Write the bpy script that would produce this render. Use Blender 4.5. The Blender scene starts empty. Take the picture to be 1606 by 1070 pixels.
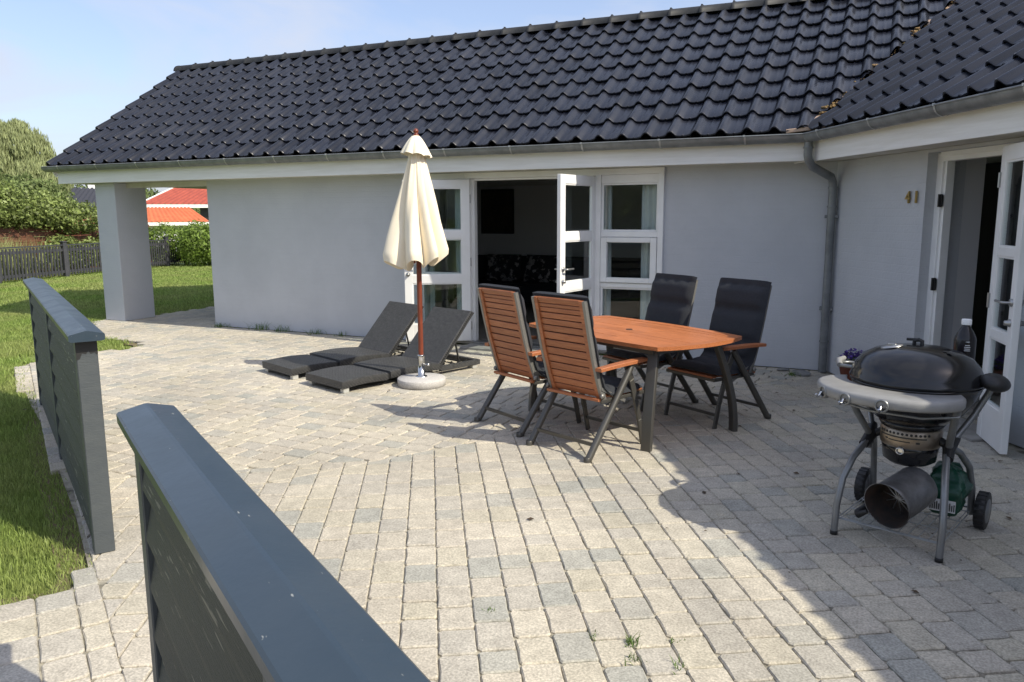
import bpy, bmesh, math, random
import numpy as np
from mathutils import Vector, Matrix, noise
from math import sin, cos, pi, radians, sqrt, hypot, atan2
random.seed(7); rng = np.random.default_rng(11)
S = bpy.context.scene; COL = S.collection

# ------------------------------------------------------------------ camera, sky, sun, exposure
cam_d = bpy.data.cameras.new('camera'); cam = bpy.data.objects.new('camera', cam_d); COL.objects.link(cam)
R = [[0.9060957879, 0.0635209026, -0.4182768438], [0.4230522285, -0.1457378846, 0.8943082695], [-0.0041515139, -0.9872819071, -0.1589251427]]
cam.matrix_world = Matrix(((R[0][0], -R[0][1], -R[0][2], 0), (R[1][0], -R[1][1], -R[1][2], 0), (R[2][0], -R[2][1], -R[2][2], 1.56), (0, 0, 0, 1)))
cam_d.sensor_width = 36; cam_d.lens = 1225 / 1606 * 36; cam_d.clip_start = 0.05; cam_d.clip_end = 1500
S.camera = cam
SUN_EL = radians(43.0); SUN_AZ = radians(-7.2)
w = bpy.data.worlds.new('World'); S.world = w; w.use_nodes = True
wn = w.node_tree; wn.nodes.clear()
def wnode(t, **k):
    n = wn.nodes.new(t)
    for a, b in k.items(): setattr(n, a, b)
    return n
sky = wnode('ShaderNodeTexSky', sky_type='NISHITA', sun_disc=False, sun_elevation=SUN_EL, sun_rotation=pi / 2 - SUN_AZ, air_density=1.0, dust_density=2.0, ozone_density=1.5)
geo = wnode('ShaderNodeTexCoord'); mp = wnode('ShaderNodeMapping'); mp.inputs['Scale'].default_value = (1.0, 1.0, 3.2); mp.inputs['Rotation'].default_value = (0.25, 0.15, 0.4)
nz = wnode('ShaderNodeTexNoise'); nz.inputs['Scale'].default_value = 2.2; nz.inputs['Detail'].default_value = 8; nz.inputs['Roughness'].default_value = 0.55; nz.inputs['Distortion'].default_value = 1.1
cr = wnode('ShaderNodeValToRGB'); cr.color_ramp.elements[0].position = 0.40; cr.color_ramp.elements[1].position = 0.62
cr.color_ramp.elements[0].color = (0.22, 0.22, 0.22, 1); cr.color_ramp.elements[1].color = (0.85, 0.85, 0.85, 1)
tint = wnode('ShaderNodeMixRGB', blend_type='MULTIPLY'); tint.inputs[0].default_value = 1.0; tint.inputs[2].default_value = (0.93, 0.92, 1.0, 1)
mx = wnode('ShaderNodeMixRGB'); mx.inputs[2].default_value = (3.3, 3.5, 4.05, 1)
bg = wnode('ShaderNodeBackground'); bg.inputs[1].default_value = 0.15; wo = wnode('ShaderNodeOutputWorld')
L = wn.links.new
L(geo.outputs['Generated'], mp.inputs[0]); L(mp.outputs[0], nz.inputs['Vector']); L(nz.outputs['Fac'], cr.inputs[0])
L(cr.outputs[0], mx.inputs[0]); L(sky.outputs[0], tint.inputs[1]); L(tint.outputs[0], mx.inputs[1]); L(mx.outputs[0], bg.inputs[0]); L(bg.outputs[0], wo.inputs[0])
sd = bpy.data.lights.new('sun', 'SUN'); sd.energy = 3.7; sd.angle = radians(0.55); sd.color = (1.0, 0.93, 0.77)
sun = bpy.data.objects.new('sun', sd); COL.objects.link(sun)
sun.rotation_euler = Vector((cos(SUN_EL) * cos(SUN_AZ), cos(SUN_EL) * sin(SUN_AZ), sin(SUN_EL))).to_track_quat('Z', 'Y').to_euler()
S.view_settings.view_transform = 'Standard'; S.view_settings.look = 'None'; S.view_settings.exposure = 0.56; S.view_settings.gamma = 1

# ------------------------------------------------------------------ materials
def srgb(r, g, b):
    f = lambda c: (c / 255 / 12.92) if c / 255 <= 0.04045 else ((c / 255 + 0.055) / 1.055) ** 2.4
    return (f(r), f(g), f(b))
MATS = {}
def leafy(m, t=0.38):
    nt = m.node_tree; N = nt.nodes; K = nt.links.new; b = N['Principled BSDF']; tr = N.new('ShaderNodeBsdfTranslucent'); x = N.new('ShaderNodeMixShader'); x.inputs[0].default_value = t
    o = [n for n in N if n.type == 'OUTPUT_MATERIAL'][0]
    if b.inputs['Base Color'].links: src = b.inputs['Base Color'].links[0].from_socket; K(src, tr.inputs[0])
    else: tr.inputs[0].default_value = b.inputs['Base Color'].default_value
    K(b.outputs[0], x.inputs[1]); K(tr.outputs[0], x.inputs[2]); K(x.outputs[0], o.inputs[0]); return m

def mat(name, c1, rough=0.6, c2=None, nscale=8, stretch=(1, 1, 1), bump=0.0, bscale=60, metal=0.0, spec=0.5, island=0.0, rough2=None, coat=0.0, lo=0.35, hi=0.65, detail=5):
    m = bpy.data.materials.new(name); m.use_nodes = True; nt = m.node_tree; N = nt.nodes; K = nt.links.new
    b = N['Principled BSDF']; b.inputs['Base Color'].default_value = (*c1, 1); b.inputs['Roughness'].default_value = rough
    b.inputs['Metallic'].default_value = metal; b.inputs['Specular IOR Level'].default_value = spec
    if coat: b.inputs['Coat Weight'].default_value = coat; b.inputs['Coat Roughness'].default_value = 0.08
    tc = N.new('ShaderNodeTexCoord'); ma = N.new('ShaderNodeMapping'); ma.inputs['Scale'].default_value = stretch
    K(tc.outputs['Object'], ma.inputs[0]); col = None
    if c2 is not None:
        n = N.new('ShaderNodeTexNoise'); n.inputs['Scale'].default_value = nscale; n.inputs['Detail'].default_value = detail; n.inputs['Roughness'].default_value = 0.6
        K(ma.outputs[0], n.inputs['Vector'])
        r = N.new('ShaderNodeMapRange'); r.inputs['From Min'].default_value = lo; r.inputs['From Max'].default_value = hi
        K(n.outputs['Fac'], r.inputs['Value'])
        x = N.new('ShaderNodeMixRGB'); x.inputs[1].default_value = (*c1, 1); x.inputs[2].default_value = (*c2, 1)
        K(r.outputs[0], x.inputs[0]); col = x.outputs[0]
        if rough2 is not None:
            q = N.new('ShaderNodeMapRange'); q.inputs['To Min'].default_value = rough; q.inputs['To Max'].default_value = rough2
            K(r.outputs[0], q.inputs['Value']); K(q.outputs[0], b.inputs['Roughness'])
    if island:
        g = N.new('ShaderNodeNewGeometry'); hsv = N.new('ShaderNodeHueSaturation')
        q = N.new('ShaderNodeMapRange'); q.inputs['To Min'].default_value = 1 - island; q.inputs['To Max'].default_value = 1 + island
        K(g.outputs['Random Per Island'], q.inputs['Value']); K(q.outputs[0], hsv.inputs['Value'])
        if col: K(col, hsv.inputs['Color'])
        else: hsv.inputs['Color'].default_value = (*c1, 1)
        col = hsv.outputs[0]
    if col: K(col, b.inputs['Base Color'])
    if bump:
        n = N.new('ShaderNodeTexNoise'); n.inputs['Scale'].default_value = bscale; n.inputs['Detail'].default_value = 4
        K(ma.outputs[0], n.inputs['Vector']); bp = N.new('ShaderNodeBump'); bp.inputs['Strength'].default_value = bump; bp.inputs['Distance'].default_value = 0.01
        K(n.outputs['Fac'], bp.inputs['Height']); K(bp.outputs[0], b.inputs['Normal'])
    MATS[name] = m; return m

M = {}
# painted brickwork: faint courses under thick paint
def wall_mat(name, c1, c2):
    m = mat(name, c1, 0.75, c2, 1.6, bump=0)
    nt = m.node_tree; N = nt.nodes; K = nt.links.new; b = N['Principled BSDF']
    tc = N.new('ShaderNodeTexCoord'); sp = N.new('ShaderNodeSeparateXYZ'); K(tc.outputs['Object'], sp.inputs[0])
    ad = N.new('ShaderNodeMath'); ad.operation = 'MULTIPLY'; ad.inputs[1].default_value = 1.6; K(sp.outputs[1], ad.inputs[0])
    ad2 = N.new('ShaderNodeMath'); ad2.operation = 'ADD'; K(sp.outputs[0], ad2.inputs[0]); K(ad.outputs[0], ad2.inputs[1])
    cb = N.new('ShaderNodeCombineXYZ'); K(ad2.outputs[0], cb.inputs[0]); K(sp.outputs[2], cb.inputs[1])
    br = N.new('ShaderNodeTexBrick'); br.inputs['Scale'].default_value = 1; br.inputs['Brick Width'].default_value = 0.24; br.inputs['Row Height'].default_value = 0.0667
    br.inputs['Mortar Size'].default_value = 0.006; br.inputs['Mortar Smooth'].default_value = 1.0
    br.inputs['Color1'].default_value = (1, 1, 1, 1); br.inputs['Color2'].default_value = (0.8, 0.8, 0.8, 1); br.inputs['Mortar'].default_value = (0, 0, 0, 1)
    K(cb.outputs[0], br.inputs['Vector'])
    n = N.new('ShaderNodeTexNoise'); n.inputs['Scale'].default_value = 45; n.inputs['Detail'].default_value = 5; K(tc.outputs['Object'], n.inputs['Vector'])
    mu = N.new('ShaderNodeMath'); mu.operation = 'MULTIPLY_ADD'; mu.inputs[1].default_value = 0.35; K(br.outputs['Color'], mu.inputs[0]); K(n.outputs['Fac'], mu.inputs[2])
    bp = N.new('ShaderNodeBump'); bp.inputs['Strength'].default_value = 0.55; bp.inputs['Distance'].default_value = 0.006
    K(mu.outputs[0], bp.inputs['Height']); K(bp.outputs[0], b.inputs['Normal'])
    return m
M['wall'] = wall_mat('grey_wall_paint', (0.52, 0.535, 0.56), (0.475, 0.49, 0.515))
M['white'] = mat('white_paint', (0.84, 0.84, 0.83), 0.45, (0.77, 0.77, 0.75), 3, bump=0.05, bscale=40)
M['board'] = mat('white_board', (0.85, 0.85, 0.84), 0.55, (0.76, 0.755, 0.73), 5, stretch=(0.4, 0.4, 6), bump=0.1, bscale=30)
M['soffit'] = mat('soffit', (0.62, 0.61, 0.56), 0.7, (0.5, 0.49, 0.42), 4)
M['tile'] = mat('glazed_tile', (0.011, 0.013, 0.021), 0.21, (0.016, 0.018, 0.027), 2.2, bump=0.04, bscale=25, spec=0.55, rough2=0.34, island=0.28)
M['ridge'] = mat('ridge_tile', (0.014, 0.016, 0.019), 0.55, (0.024, 0.026, 0.03), 12, spec=0.3)
M['clip'] = mat('clip_metal', (0.05, 0.05, 0.05), 0.5, metal=0.6)
M['zinc'] = mat('zinc', (0.24, 0.255, 0.26), 0.42, (0.17, 0.18, 0.185), 7, metal=0.35, rough2=0.55)
M['zincl'] = mat('zinc_bright', (0.42, 0.43, 0.43), 0.45, metal=0.7)
M['fence'] = mat('slate_wood_paint', (0.060, 0.070, 0.078), 0.45, (0.070, 0.080, 0.085), 5, stretch=(1, 1, 3), bump=0.15, bscale=50, rough2=0.6)
M['fboard'] = mat('weathered_board_paint', (0.026, 0.032, 0.028), 0.55, (0.11, 0.11, 0.085), 2.4, stretch=(1.0, 1.0, 18), bump=0.5, bscale=24, rough2=0.8, lo=0.54, hi=0.70, detail=10, island=0.3)
M['fcap'] = mat('cap_paint', (0.024, 0.042, 0.062), 0.30, (0.034, 0.052, 0.072), 6, bump=0.06, bscale=35, rough2=0.42)
def scuffs(m, col, sc, lo, st=(1, 1, 1)):
    nt = m.node_tree; N = nt.nodes; K = nt.links.new; b = N['Principled BSDF']; tc = N.new('ShaderNodeTexCoord'); ma = N.new('ShaderNodeMapping'); ma.inputs['Scale'].default_value = st; K(tc.outputs['Object'], ma.inputs[0])
    n = N.new('ShaderNodeTexNoise'); n.inputs['Scale'].default_value = sc; n.inputs['Detail'].default_value = 2; K(ma.outputs[0], n.inputs['Vector'])
    n2 = N.new('ShaderNodeTexNoise'); n2.inputs['Scale'].default_value = 3.0; K(tc.outputs['Object'], n2.inputs['Vector'])
    ad = N.new('ShaderNodeMath'); ad.operation = 'MULTIPLY_ADD'; ad.inputs[1].default_value = 0.45; K(n2.outputs['Fac'], ad.inputs[0]); K(n.outputs['Fac'], ad.inputs[2])
    r = N.new('ShaderNodeMapRange'); r.inputs['From Min'].default_value = lo; r.inputs['From Max'].default_value = lo + .03; r.inputs['To Max'].default_value = .75; K(ad.outputs[0], r.inputs['Value'])
    x = N.new('ShaderNodeMixRGB'); x.inputs[2].default_value = (*col, 1); K(r.outputs[0], x.inputs[0]); src = b.inputs['Base Color'].links[0].from_socket; K(src, x.inputs[1]); K(x.outputs[0], b.inputs['Base Color'])
scuffs(M['fcap'], (.34, .35, .33), 75, .955, (.4, 1, 1))
scuffs(M['fboard'], (.22, .21, .17), 30, .90, (.22, 1, 3))
M['paver'] = mat('paver', (0.5, 0.45, 0.36), 0.9)
M['sand'] = mat('joint_sand', (0.38, 0.35, 0.28), 1.0, (0.09, 0.083, 0.065), 9, bump=0.4, bscale=200, lo=0.45, hi=0.68)
M['concrete'] = mat('concrete', (0.30, 0.29, 0.27), 0.9, (0.24, 0.23, 0.21), 12, bump=0.3, bscale=120)
M['soil'] = mat('lawn_soil', (0.17, 0.22, 0.05), 1.0, (0.12, 0.16, 0.035), 2.5, bump=0.6, bscale=40)
M['earth'] = mat('earth_edge', (0.20, 0.15, 0.09), 1.0, (0.12, 0.12, 0.05), 9, bump=0.6, bscale=60)
M['grass'] = mat('grass_blade', (0.245, 0.345, 0.08), 0.5, (0.33, 0.37, 0.13), 0.9, island=0.35, spec=0.3)
M['weed'] = mat('weed_blade', (0.10, 0.17, 0.035), 0.55, island=0.3)
M['wood'] = mat('orange_hardwood', (0.42, 0.155, 0.062), 0.42, (0.30, 0.095, 0.036), 7, stretch=(1, 14, 14), bump=0.08, bscale=60, island=0.14)
M['woodt'] = mat('table_hardwood', (0.56, 0.20, 0.075), 0.38, (0.36, 0.115, 0.04), 6, stretch=(1.5, 22, 22), bump=0.08, bscale=60, island=0.12)
M['pole'] = mat('pole_wood', (0.22, 0.055, 0.028), 0.35, (0.15, 0.035, 0.018), 8, stretch=(8, 8, 1))
M['alu'] = mat('bronze_aluminium', (0.105, 0.10, 0.09), 0.38, metal=0.55)
M['alul'] = mat('grey_aluminium', (0.24, 0.235, 0.22), 0.4, metal=0.5)
M['dark'] = mat('dark_metal', (0.02, 0.02, 0.02), 0.5)
M['cush'] = mat('charcoal_cloth', (0.017, 0.020, 0.026), 0.85, (0.024, 0.027, 0.034), 90, bump=0.2, bscale=300)
M['canvas'] = mat('cream_canvas', (0.84, 0.77, 0.62), 0.9, (0.80, 0.71, 0.55), 3, bump=0.12, bscale=60)
M['granite'] = mat('granite', (0.62, 0.60, 0.57), 0.7, (0.36, 0.34, 0.33), 160, bump=0.3, bscale=160)
M['chrome'] = mat('chrome', (0.6, 0.6, 0.6), 0.18, metal=1.0)
M['steel'] = mat('brushed_steel', (0.42, 0.42, 0.42), 0.35, metal=0.9)
M['foot'] = mat('foot_metal', (0.55, 0.55, 0.52), 0.4, metal=0.4)
M['enamel'] = mat('black_enamel', (0.010, 0.010, 0.012), 0.13, (0.013, 0.013, 0.015), 18, spec=0.55, rough2=0.2)
M['shelf'] = mat('grey_plastic_tray', (0.27, 0.27, 0.268), 0.42, (0.22, 0.218, 0.215), 10, bump=0.06, bscale=60)
M['gtube'] = mat('grey_tube', (0.25, 0.26, 0.265), 0.38, (0.20, 0.2, 0.2), 9, metal=0.6)
M['plastic'] = mat('black_plastic', (0.014, 0.014, 0.015), 0.5, bump=0.1, bscale=150)
M['galv'] = mat('sooty_galvanised', (0.26, 0.26, 0.265), 0.42, (0.09, 0.085, 0.08), 6, metal=0.6, rough2=0.65)
M['rust'] = mat('rusty_inside', (0.04, 0.022, 0.014), 0.8, (0.012, 0.01, 0.009), 14)
M['plate'] = mat('vent_plate', (0.36, 0.31, 0.25), 0.35, (0.24, 0.18, 0.13), 9, metal=0.8)
M['bag'] = mat('green_bag', (0.008, 0.05, 0.03), 0.35, (0.012, 0.075, 0.045), 12)
M['bagw'] = mat('white_bag_print', (0.6, 0.6, 0.6), 0.4)
M['bottle'] = mat('black_bottle', (0.012, 0.010, 0.012), 0.2)
M['label'] = mat('white_print', (0.7, 0.7, 0.7), 0.6)
M['terra'] = mat('terracotta', (0.30, 0.095, 0.06), 0.8, (0.2, 0.07, 0.05), 10)
M['petal'] = mat('purple_petal', (0.09, 0.04, 0.28), 0.6, island=0.4)
M['brass'] = mat('brass', (0.48, 0.34, 0.12), 0.35, metal=0.9)
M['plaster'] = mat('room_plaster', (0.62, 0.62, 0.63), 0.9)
M['hallshade'] = mat('hall_shade_paint', (0.045, 0.045, 0.045), 0.9)  # near-black colour stands in for the dimness deep inside the hall
M['floor'] = mat('room_floor', (0.34, 0.31, 0.27), 0.35, (0.28, 0.25, 0.22), 5)
M['sofa'] = mat('dark_sofa', (0.012, 0.014, 0.018), 0.9, bump=0.2, bscale=100)
M['cushp'] = mat('patterned_cushion', (0.02, 0.02, 0.024), 0.9, (0.34, 0.32, 0.32), 9, lo=0.54, hi=0.6)
M['picture'] = mat('dark_picture', (0.012, 0.011, 0.010), 0.4, (0.06, 0.045, 0.03), 3)
M['curtain'] = mat('curtain', (0.75, 0.75, 0.73), 0.9)
M['moss'] = mat('valley_debris', (0.10, 0.09, 0.03), 1.0, (0.33, 0.20, 0.10), 30, bump=0.6, bscale=80)
M['flash'] = mat('flashing', (0.55, 0.40, 0.30), 0.6, (0.4, 0.28, 0.2), 10)
M['laurel'] = mat('laurel_leaf', (0.22, 0.275, 0.085), 0.45, island=0.6, spec=0.35)
M['hedge'] = mat('hedge_leaf', (0.17, 0.25, 0.045), 0.5, island=0.5, spec=0.35)
M['willow'] = mat('willow_leaf', (0.34, 0.38, 0.19), 0.6, island=0.4, spec=0.2)
M['treeleaf'] = mat('tree_leaf', (0.17, 0.22, 0.08), 0.6, island=0.45, spec=0.2)
for k_ in ('laurel', 'hedge', 'willow', 'treeleaf', 'grass', 'weed'): leafy(M[k_])
M['bark'] = mat('bark', (0.10, 0.075, 0.05), 0.9, (0.06, 0.045, 0.03), 10)
M['strawgrass'] = mat('straw_grass', (0.24, 0.27, 0.10), 0.7, island=0.35)
M['bwood'] = mat('brown_fence_board', (0.16, 0.065, 0.035), 0.7, (0.10, 0.04, 0.022), 4, stretch=(1, 1, 8))
M['picket'] = mat('picket_paint', (0.034, 0.036, 0.042), 0.6, (0.05, 0.05, 0.058), 6)
M['orange'] = mat('orange_roof_tile', (0.62, 0.16, 0.055), 0.6, (0.5, 0.12, 0.04), 3)
M['redr'] = mat('red_roof_tile', (0.36, 0.075, 0.045), 0.7, (0.28, 0.055, 0.035), 3)
M['blackr'] = mat('black_roof_tile', (0.035, 0.036, 0.045), 0.5)
M['glassdark'] = mat('far_window_glass', (0.10, 0.12, 0.14), 0.1)
M['leafdry'] = mat('dry_leaf', (0.07, 0.045, 0.025), 0.8, island=0.4)
M['rock'] = mat('rubble', (0.26, 0.26, 0.25), 0.95, (0.17, 0.17, 0.165), 18, bump=0.5, bscale=60)

# weave for loungers
def weave():
    m = mat('black_wicker', (0.060, 0.061, 0.063), 0.40, (0.10, 0.10, 0.10), 30, spec=0.5)
    nt = m.node_tree; N = nt.nodes; K = nt.links.new; b = N['Principled BSDF']
    tc = N.new('ShaderNodeTexCoord'); br = N.new('ShaderNodeTexBrick'); br.inputs['Scale'].default_value = 1
    br.inputs['Brick Width'].default_value = 0.046; br.inputs['Row Height'].default_value = 0.016; br.inputs['Mortar Size'].default_value = 0.003; br.inputs['Mortar Smooth'].default_value = 0.8
    br.inputs['Color1'].default_value = (1, 1, 1, 1); br.inputs['Color2'].default_value = (0.7, 0.7, 0.7, 1); br.inputs['Mortar'].default_value = (0, 0, 0, 1)
    sp = N.new('ShaderNodeSeparateXYZ'); K(tc.outputs['Object'], sp.inputs[0])
    ad = N.new('ShaderNodeMath'); ad.operation = 'ADD'; K(sp.outputs[1], ad.inputs[0]); K(sp.outputs[2], ad.inputs[1])
    cb = N.new('ShaderNodeCombineXYZ'); K(sp.outputs[0], cb.inputs[0]); K(ad.outputs[0], cb.inputs[1])
    K(cb.outputs[0], br.inputs['Vector'])
    bp = N.new('ShaderNodeBump'); bp.inputs['Strength'].default_value = 1.0; bp.inputs['Distance'].default_value = 0.008
    K(br.outputs['Color'], bp.inputs['Height']); K(bp.outputs[0], b.inputs['Normal'])
    src = b.inputs['Base Color'].links[0].from_socket; mm = N.new('ShaderNodeMixRGB'); mm.blend_type = 'MULTIPLY'; mm.inputs[0].default_value = .8; K(src, mm.inputs[1]); K(br.outputs['Color'], mm.inputs[2]); K(mm.outputs[0], b.inputs['Base Color'])
    return m
M['wicker'] = weave()
# thin glass pane
def glass():
    m = bpy.data.materials.new('window_glass'); m.use_nodes = True; nt = m.node_tree; N = nt.nodes; N.clear(); K = nt.links.new
    o = N.new('ShaderNodeOutputMaterial'); t = N.new('ShaderNodeBsdfTransparent'); t.inputs[0].default_value = (0.86, 0.90, 0.90, 1)
    g = N.new('ShaderNodeBsdfGlossy'); g.inputs['Roughness'].default_value = 0.01; f = N.new('ShaderNodeFresnel'); f.inputs[0].default_value = 1.55
    mu = N.new('ShaderNodeMath'); mu.operation = 'MULTIPLY'; mu.inputs[1].default_value = 1.25; mu.use_clamp = True; gg = N.new('ShaderNodeNewGeometry'); iv = N.new('ShaderNodeMath'); iv.operation = 'SUBTRACT'; iv.inputs[0].default_value = 1; K(gg.outputs['Backfacing'], iv.inputs[1]); m3 = N.new('ShaderNodeMath'); m3.operation = 'MULTIPLY'; K(f.outputs[0], m3.inputs[0]); K(iv.outputs[0], m3.inputs[1]); K(m3.outputs[0], mu.inputs[0])
    x = N.new('ShaderNodeMixShader'); K(mu.outputs[0], x.inputs[0]); K(t.outputs[0], x.inputs[1]); K(g.outputs[0], x.inputs[2]); K(x.outputs[0], o.inputs[0])
    return m
M['glass'] = glass()
# pavers: colour per stone plus speckle and stains
def paver_mat():
    m = M['paver']; nt = m.node_tree; N = nt.nodes; K = nt.links.new; b = N['Principled BSDF']
    g = N.new('ShaderNodeNewGeometry'); cr = N.new('ShaderNodeValToRGB'); e = cr.color_ramp.elements
    e[0].position = 0; e[0].color = (0.465, 0.425, 0.335, 1); e[1].position = 1; e[1].color = (0.36, 0.355, 0.315, 1)
    for p, c in ((0.25, (0.51, 0.465, 0.38, 1)), (0.45, (0.475, 0.43, 0.355, 1)), (0.60, (0.455, 0.42, 0.355, 1)), (0.74, (0.43, 0.40, 0.345, 1)), (0.88, (0.40, 0.385, 0.335, 1))):
        x = e.new(p); x.color = c
    K(g.outputs['Random Per Island'], cr.inputs[0])
    tc = N.new('ShaderNodeTexCoord')
    n1 = N.new('ShaderNodeTexNoise'); n1.inputs['Scale'].default_value = 105; n1.inputs['Detail'].default_value = 3; K(tc.outputs['Object'], n1.inputs['Vector'])
    n2 = N.new('ShaderNodeTexNoise'); n2.inputs['Scale'].default_value = 1.1; n2.inputs['Detail'].default_value = 6; K(tc.outputs['Object'], n2.inputs['Vector'])
    n3 = N.new('ShaderNodeTexNoise'); n3.inputs['Scale'].default_value = 14; n3.inputs['Detail'].default_value = 6; n3.inputs['Roughness'].default_value = 0.7; K(tc.outputs['Object'], n3.inputs['Vector'])
    def mr(src, a, c, lo=0.3, hi=0.7):
        q = N.new('ShaderNodeMapRange'); q.inputs['From Min'].default_value = lo; q.inputs['From Max'].default_value = hi; q.inputs['To Min'].default_value = a; q.inputs['To Max'].default_value = c
        K(src, q.inputs['Value']); return q.outputs[0]
    m1 = N.new('ShaderNodeMath'); m1.operation = 'MULTIPLY'; K(mr(n1.outputs['Fac'], 0.75, 1.22, .34, .68), m1.inputs[0]); K(mr(n2.outputs['Fac'], 0.82, 1.12), m1.inputs[1])
    m2 = N.new('ShaderNodeMath'); m2.operation = 'MULTIPLY'; K(m1.outputs[0], m2.inputs[0]); K(mr(n3.outputs['Fac'], 0.78, 1.12), m2.inputs[1])
    # distant end of the terrace is sandier, stones there blend together
    h = N.new('ShaderNodeHueSaturation'); K(cr.outputs[0], h.inputs['Color']); K(m2.outputs[0], h.inputs['Value']); K(h.outputs[0], b.inputs['Base Color'])
    bp = N.new('ShaderNodeBump'); bp.inputs['Strength'].default_value = 0.5; bp.inputs['Distance'].default_value = 0.004
    K(n1.outputs['Fac'], bp.inputs['Height']); K(bp.outputs[0], b.inputs['Normal'])
paver_mat()

# ------------------------------------------------------------------ mesh helpers
class MB:
    def __init__(s): s.v = []; s.f = []; s.sm = []
    def add(s, vs, fs, smooth=False, X=None):
        o = len(s.v)
        for p in vs: s.v.append(tuple(X @ Vector(p)) if X is not None else tuple(p))
        for f in fs: s.f.append(tuple(i + o for i in f)); s.sm.append(smooth)
        return s
    def box(s, lo, hi, b=0.0, X=None):
        x0, y0, z0 = lo; x1, y1, z1 = hi
        if x0 > x1: x0, x1 = x1, x0
        if y0 > y1: y0, y1 = y1, y0
        if z0 > z1: z0, z1 = z1, z0
        b = min(b, (x1 - x0) * 0.45, (y1 - y0) * 0.45, (z1 - z0) * 0.45)
        if b <= 0:
            vs = [(x, y, z) for z in (z0, z1) for y in (y0, y1) for x in (x0, x1)]
            return s.add(vs, [(0, 2, 3, 1), (4, 5, 7, 6), (0, 1, 5, 4), (2, 6, 7, 3), (0, 4, 6, 2), (1, 3, 7, 5)], False, X)
        bm = bmesh.new(); bmesh.ops.create_cube(bm, size=1)
        for v in bm.verts: v.co = Vector(((x0 + x1) / 2 + v.co.x * (x1 - x0), (y0 + y1) / 2 + v.co.y * (y1 - y0), (z0 + z1) / 2 + v.co.z * (z1 - z0)))
        bmesh.ops.bevel(bm, geom=list(bm.edges), offset=b, segments=1, affect='EDGES', profile=0.5)
        bm.verts.index_update(); s.add([tuple(v.co) for v in bm.verts], [tuple(v.index for v in f.verts) for f in bm.faces], False, X); bm.free(); return s
    def beam(s, p, q, wd, ht, up=(0, 0, 1), b=0.0):
        p = Vector(p); q = Vector(q); y = (q - p); ln = y.length; y.normalize(); x = y.cross(Vector(up)).normalized(); z = x.cross(y)
        X = Matrix(((x.x, y.x, z.x, p.x), (x.y, y.y, z.y, p.y), (x.z, y.z, z.z, p.z), (0, 0, 0, 1)))
        return s.box((-wd / 2, 0, -ht / 2), (wd / 2, ln, ht / 2), b, X)
    def tube(s, pts, r, n=10, caps=True, smooth=True, flat=1.0, ref=None):
        pts = [Vector(p) for p in pts]; k = len(pts); rs = r if isinstance(r, (list, tuple)) else [r] * k
        vs = []; u = None
        for i, p in enumerate(pts):
            t = (pts[min(i + 1, k - 1)] - pts[max(i - 1, 0)]).normalized()
            if u is None:
                a = Vector(ref) if ref else (Vector((0, 0, 1)) if abs(t.z) < 0.9 else Vector((1, 0, 0)))
                u = (a - t * a.dot(t)).normalized()
            else: u = (u - t * u.dot(t)).normalized()
            v = t.cross(u)
            for j in range(n):
                a = 2 * pi * j / n; vs.append(tuple(p + (u * cos(a) + v * sin(a) * flat) * rs[i]))
        fs = [(i * n + j, i * n + (j + 1) % n, (i + 1) * n + (j + 1) % n, (i + 1) * n + j) for i in range(k - 1) for j in range(n)]
        s.add(vs, fs, smooth)
        if caps: s.add([vs[j] for j in range(n)][::-1], [tuple(range(n))]); s.add([vs[(k - 1) * n + j] for j in range(n)], [tuple(range(n))])
        return s
    def lathe(s, prof, n=32, c=(0, 0, 0), X=None, smooth=True, closed=False):
        vs = [(c[0] + r * cos(2 * pi * j / n), c[1] + r * sin(2 * pi * j / n), c[2] + z) for r, z in prof for j in range(n)]
        k = len(prof); fs = [(i * n + j, i * n + (j + 1) % n, (i + 1) * n + (j + 1) % n, (i + 1) * n + j) for i in range(k - 1) for j in range(n)]
        s.add(vs, fs, smooth, X)
        if prof[0][0] > 1e-4 and closed: s.add([vs[j] for j in range(n)][::-1], [tuple(range(n))], False, X)
        if prof[-1][0] > 1e-4 and closed: s.add([vs[(k - 1) * n + j] for j in range(n)], [tuple(range(n))], False, X)
        return s
    def prism(s, poly, z0, z1, X=None):
        n = len(poly); vs = [(x, y, z0) for x, y in poly] + [(x, y, z1) for x, y in poly]
        fs = [tuple(range(n))[::-1], tuple(range(n, 2 * n))] + [(i, (i + 1) % n, n + (i + 1) % n, n + i) for i in range(n)]
        return s.add(vs, fs, False, X)
    def grid(s, P, smooth=True, closed_u=False):
        a = len(P); b = len(P[0]); vs = [tuple(p) for row in P for p in row]
        fs = [(i * b + j, i * b + (j + 1) % b, (i + 1) * b + (j + 1) % b, (i + 1) * b + j) for i in range(a - 1) for j in range(b if closed_u else b - 1)]
        return s.add(vs, fs, smooth)
    def pieces(s):
        n = len(s.v); par = list(range(n))
        def find(i):
            while par[i] != i: par[i] = par[par[i]]; i = par[i]
            return i
        for f in s.f:
            a = find(f[0])
            for j in f[1:]:
                b = find(j)
                if a != b: par[b] = a
        roots = {}; isl = [roots.setdefault(find(i), len(roots)) for i in range(n)]; k = len(roots)
        if k < 2 or k > 400: return None
        V = np.array(s.v); isl = np.array(isl); lo = np.full((k, 3), 1e9); hi = -lo; np.minimum.at(lo, isl, V); np.maximum.at(hi, isl, V); size = (hi - lo).max(1)
        gap = np.maximum(0, np.maximum(lo[:, None] - hi[None], lo[None] - hi[:, None])); near = np.sqrt((gap ** 2).sum(2)) <= np.maximum(.02, .5 * np.maximum(size[:, None], size[None]))
        comp = list(range(k))
        def f2_(i):
            while comp[i] != i: i = comp[i]
            return i
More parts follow.
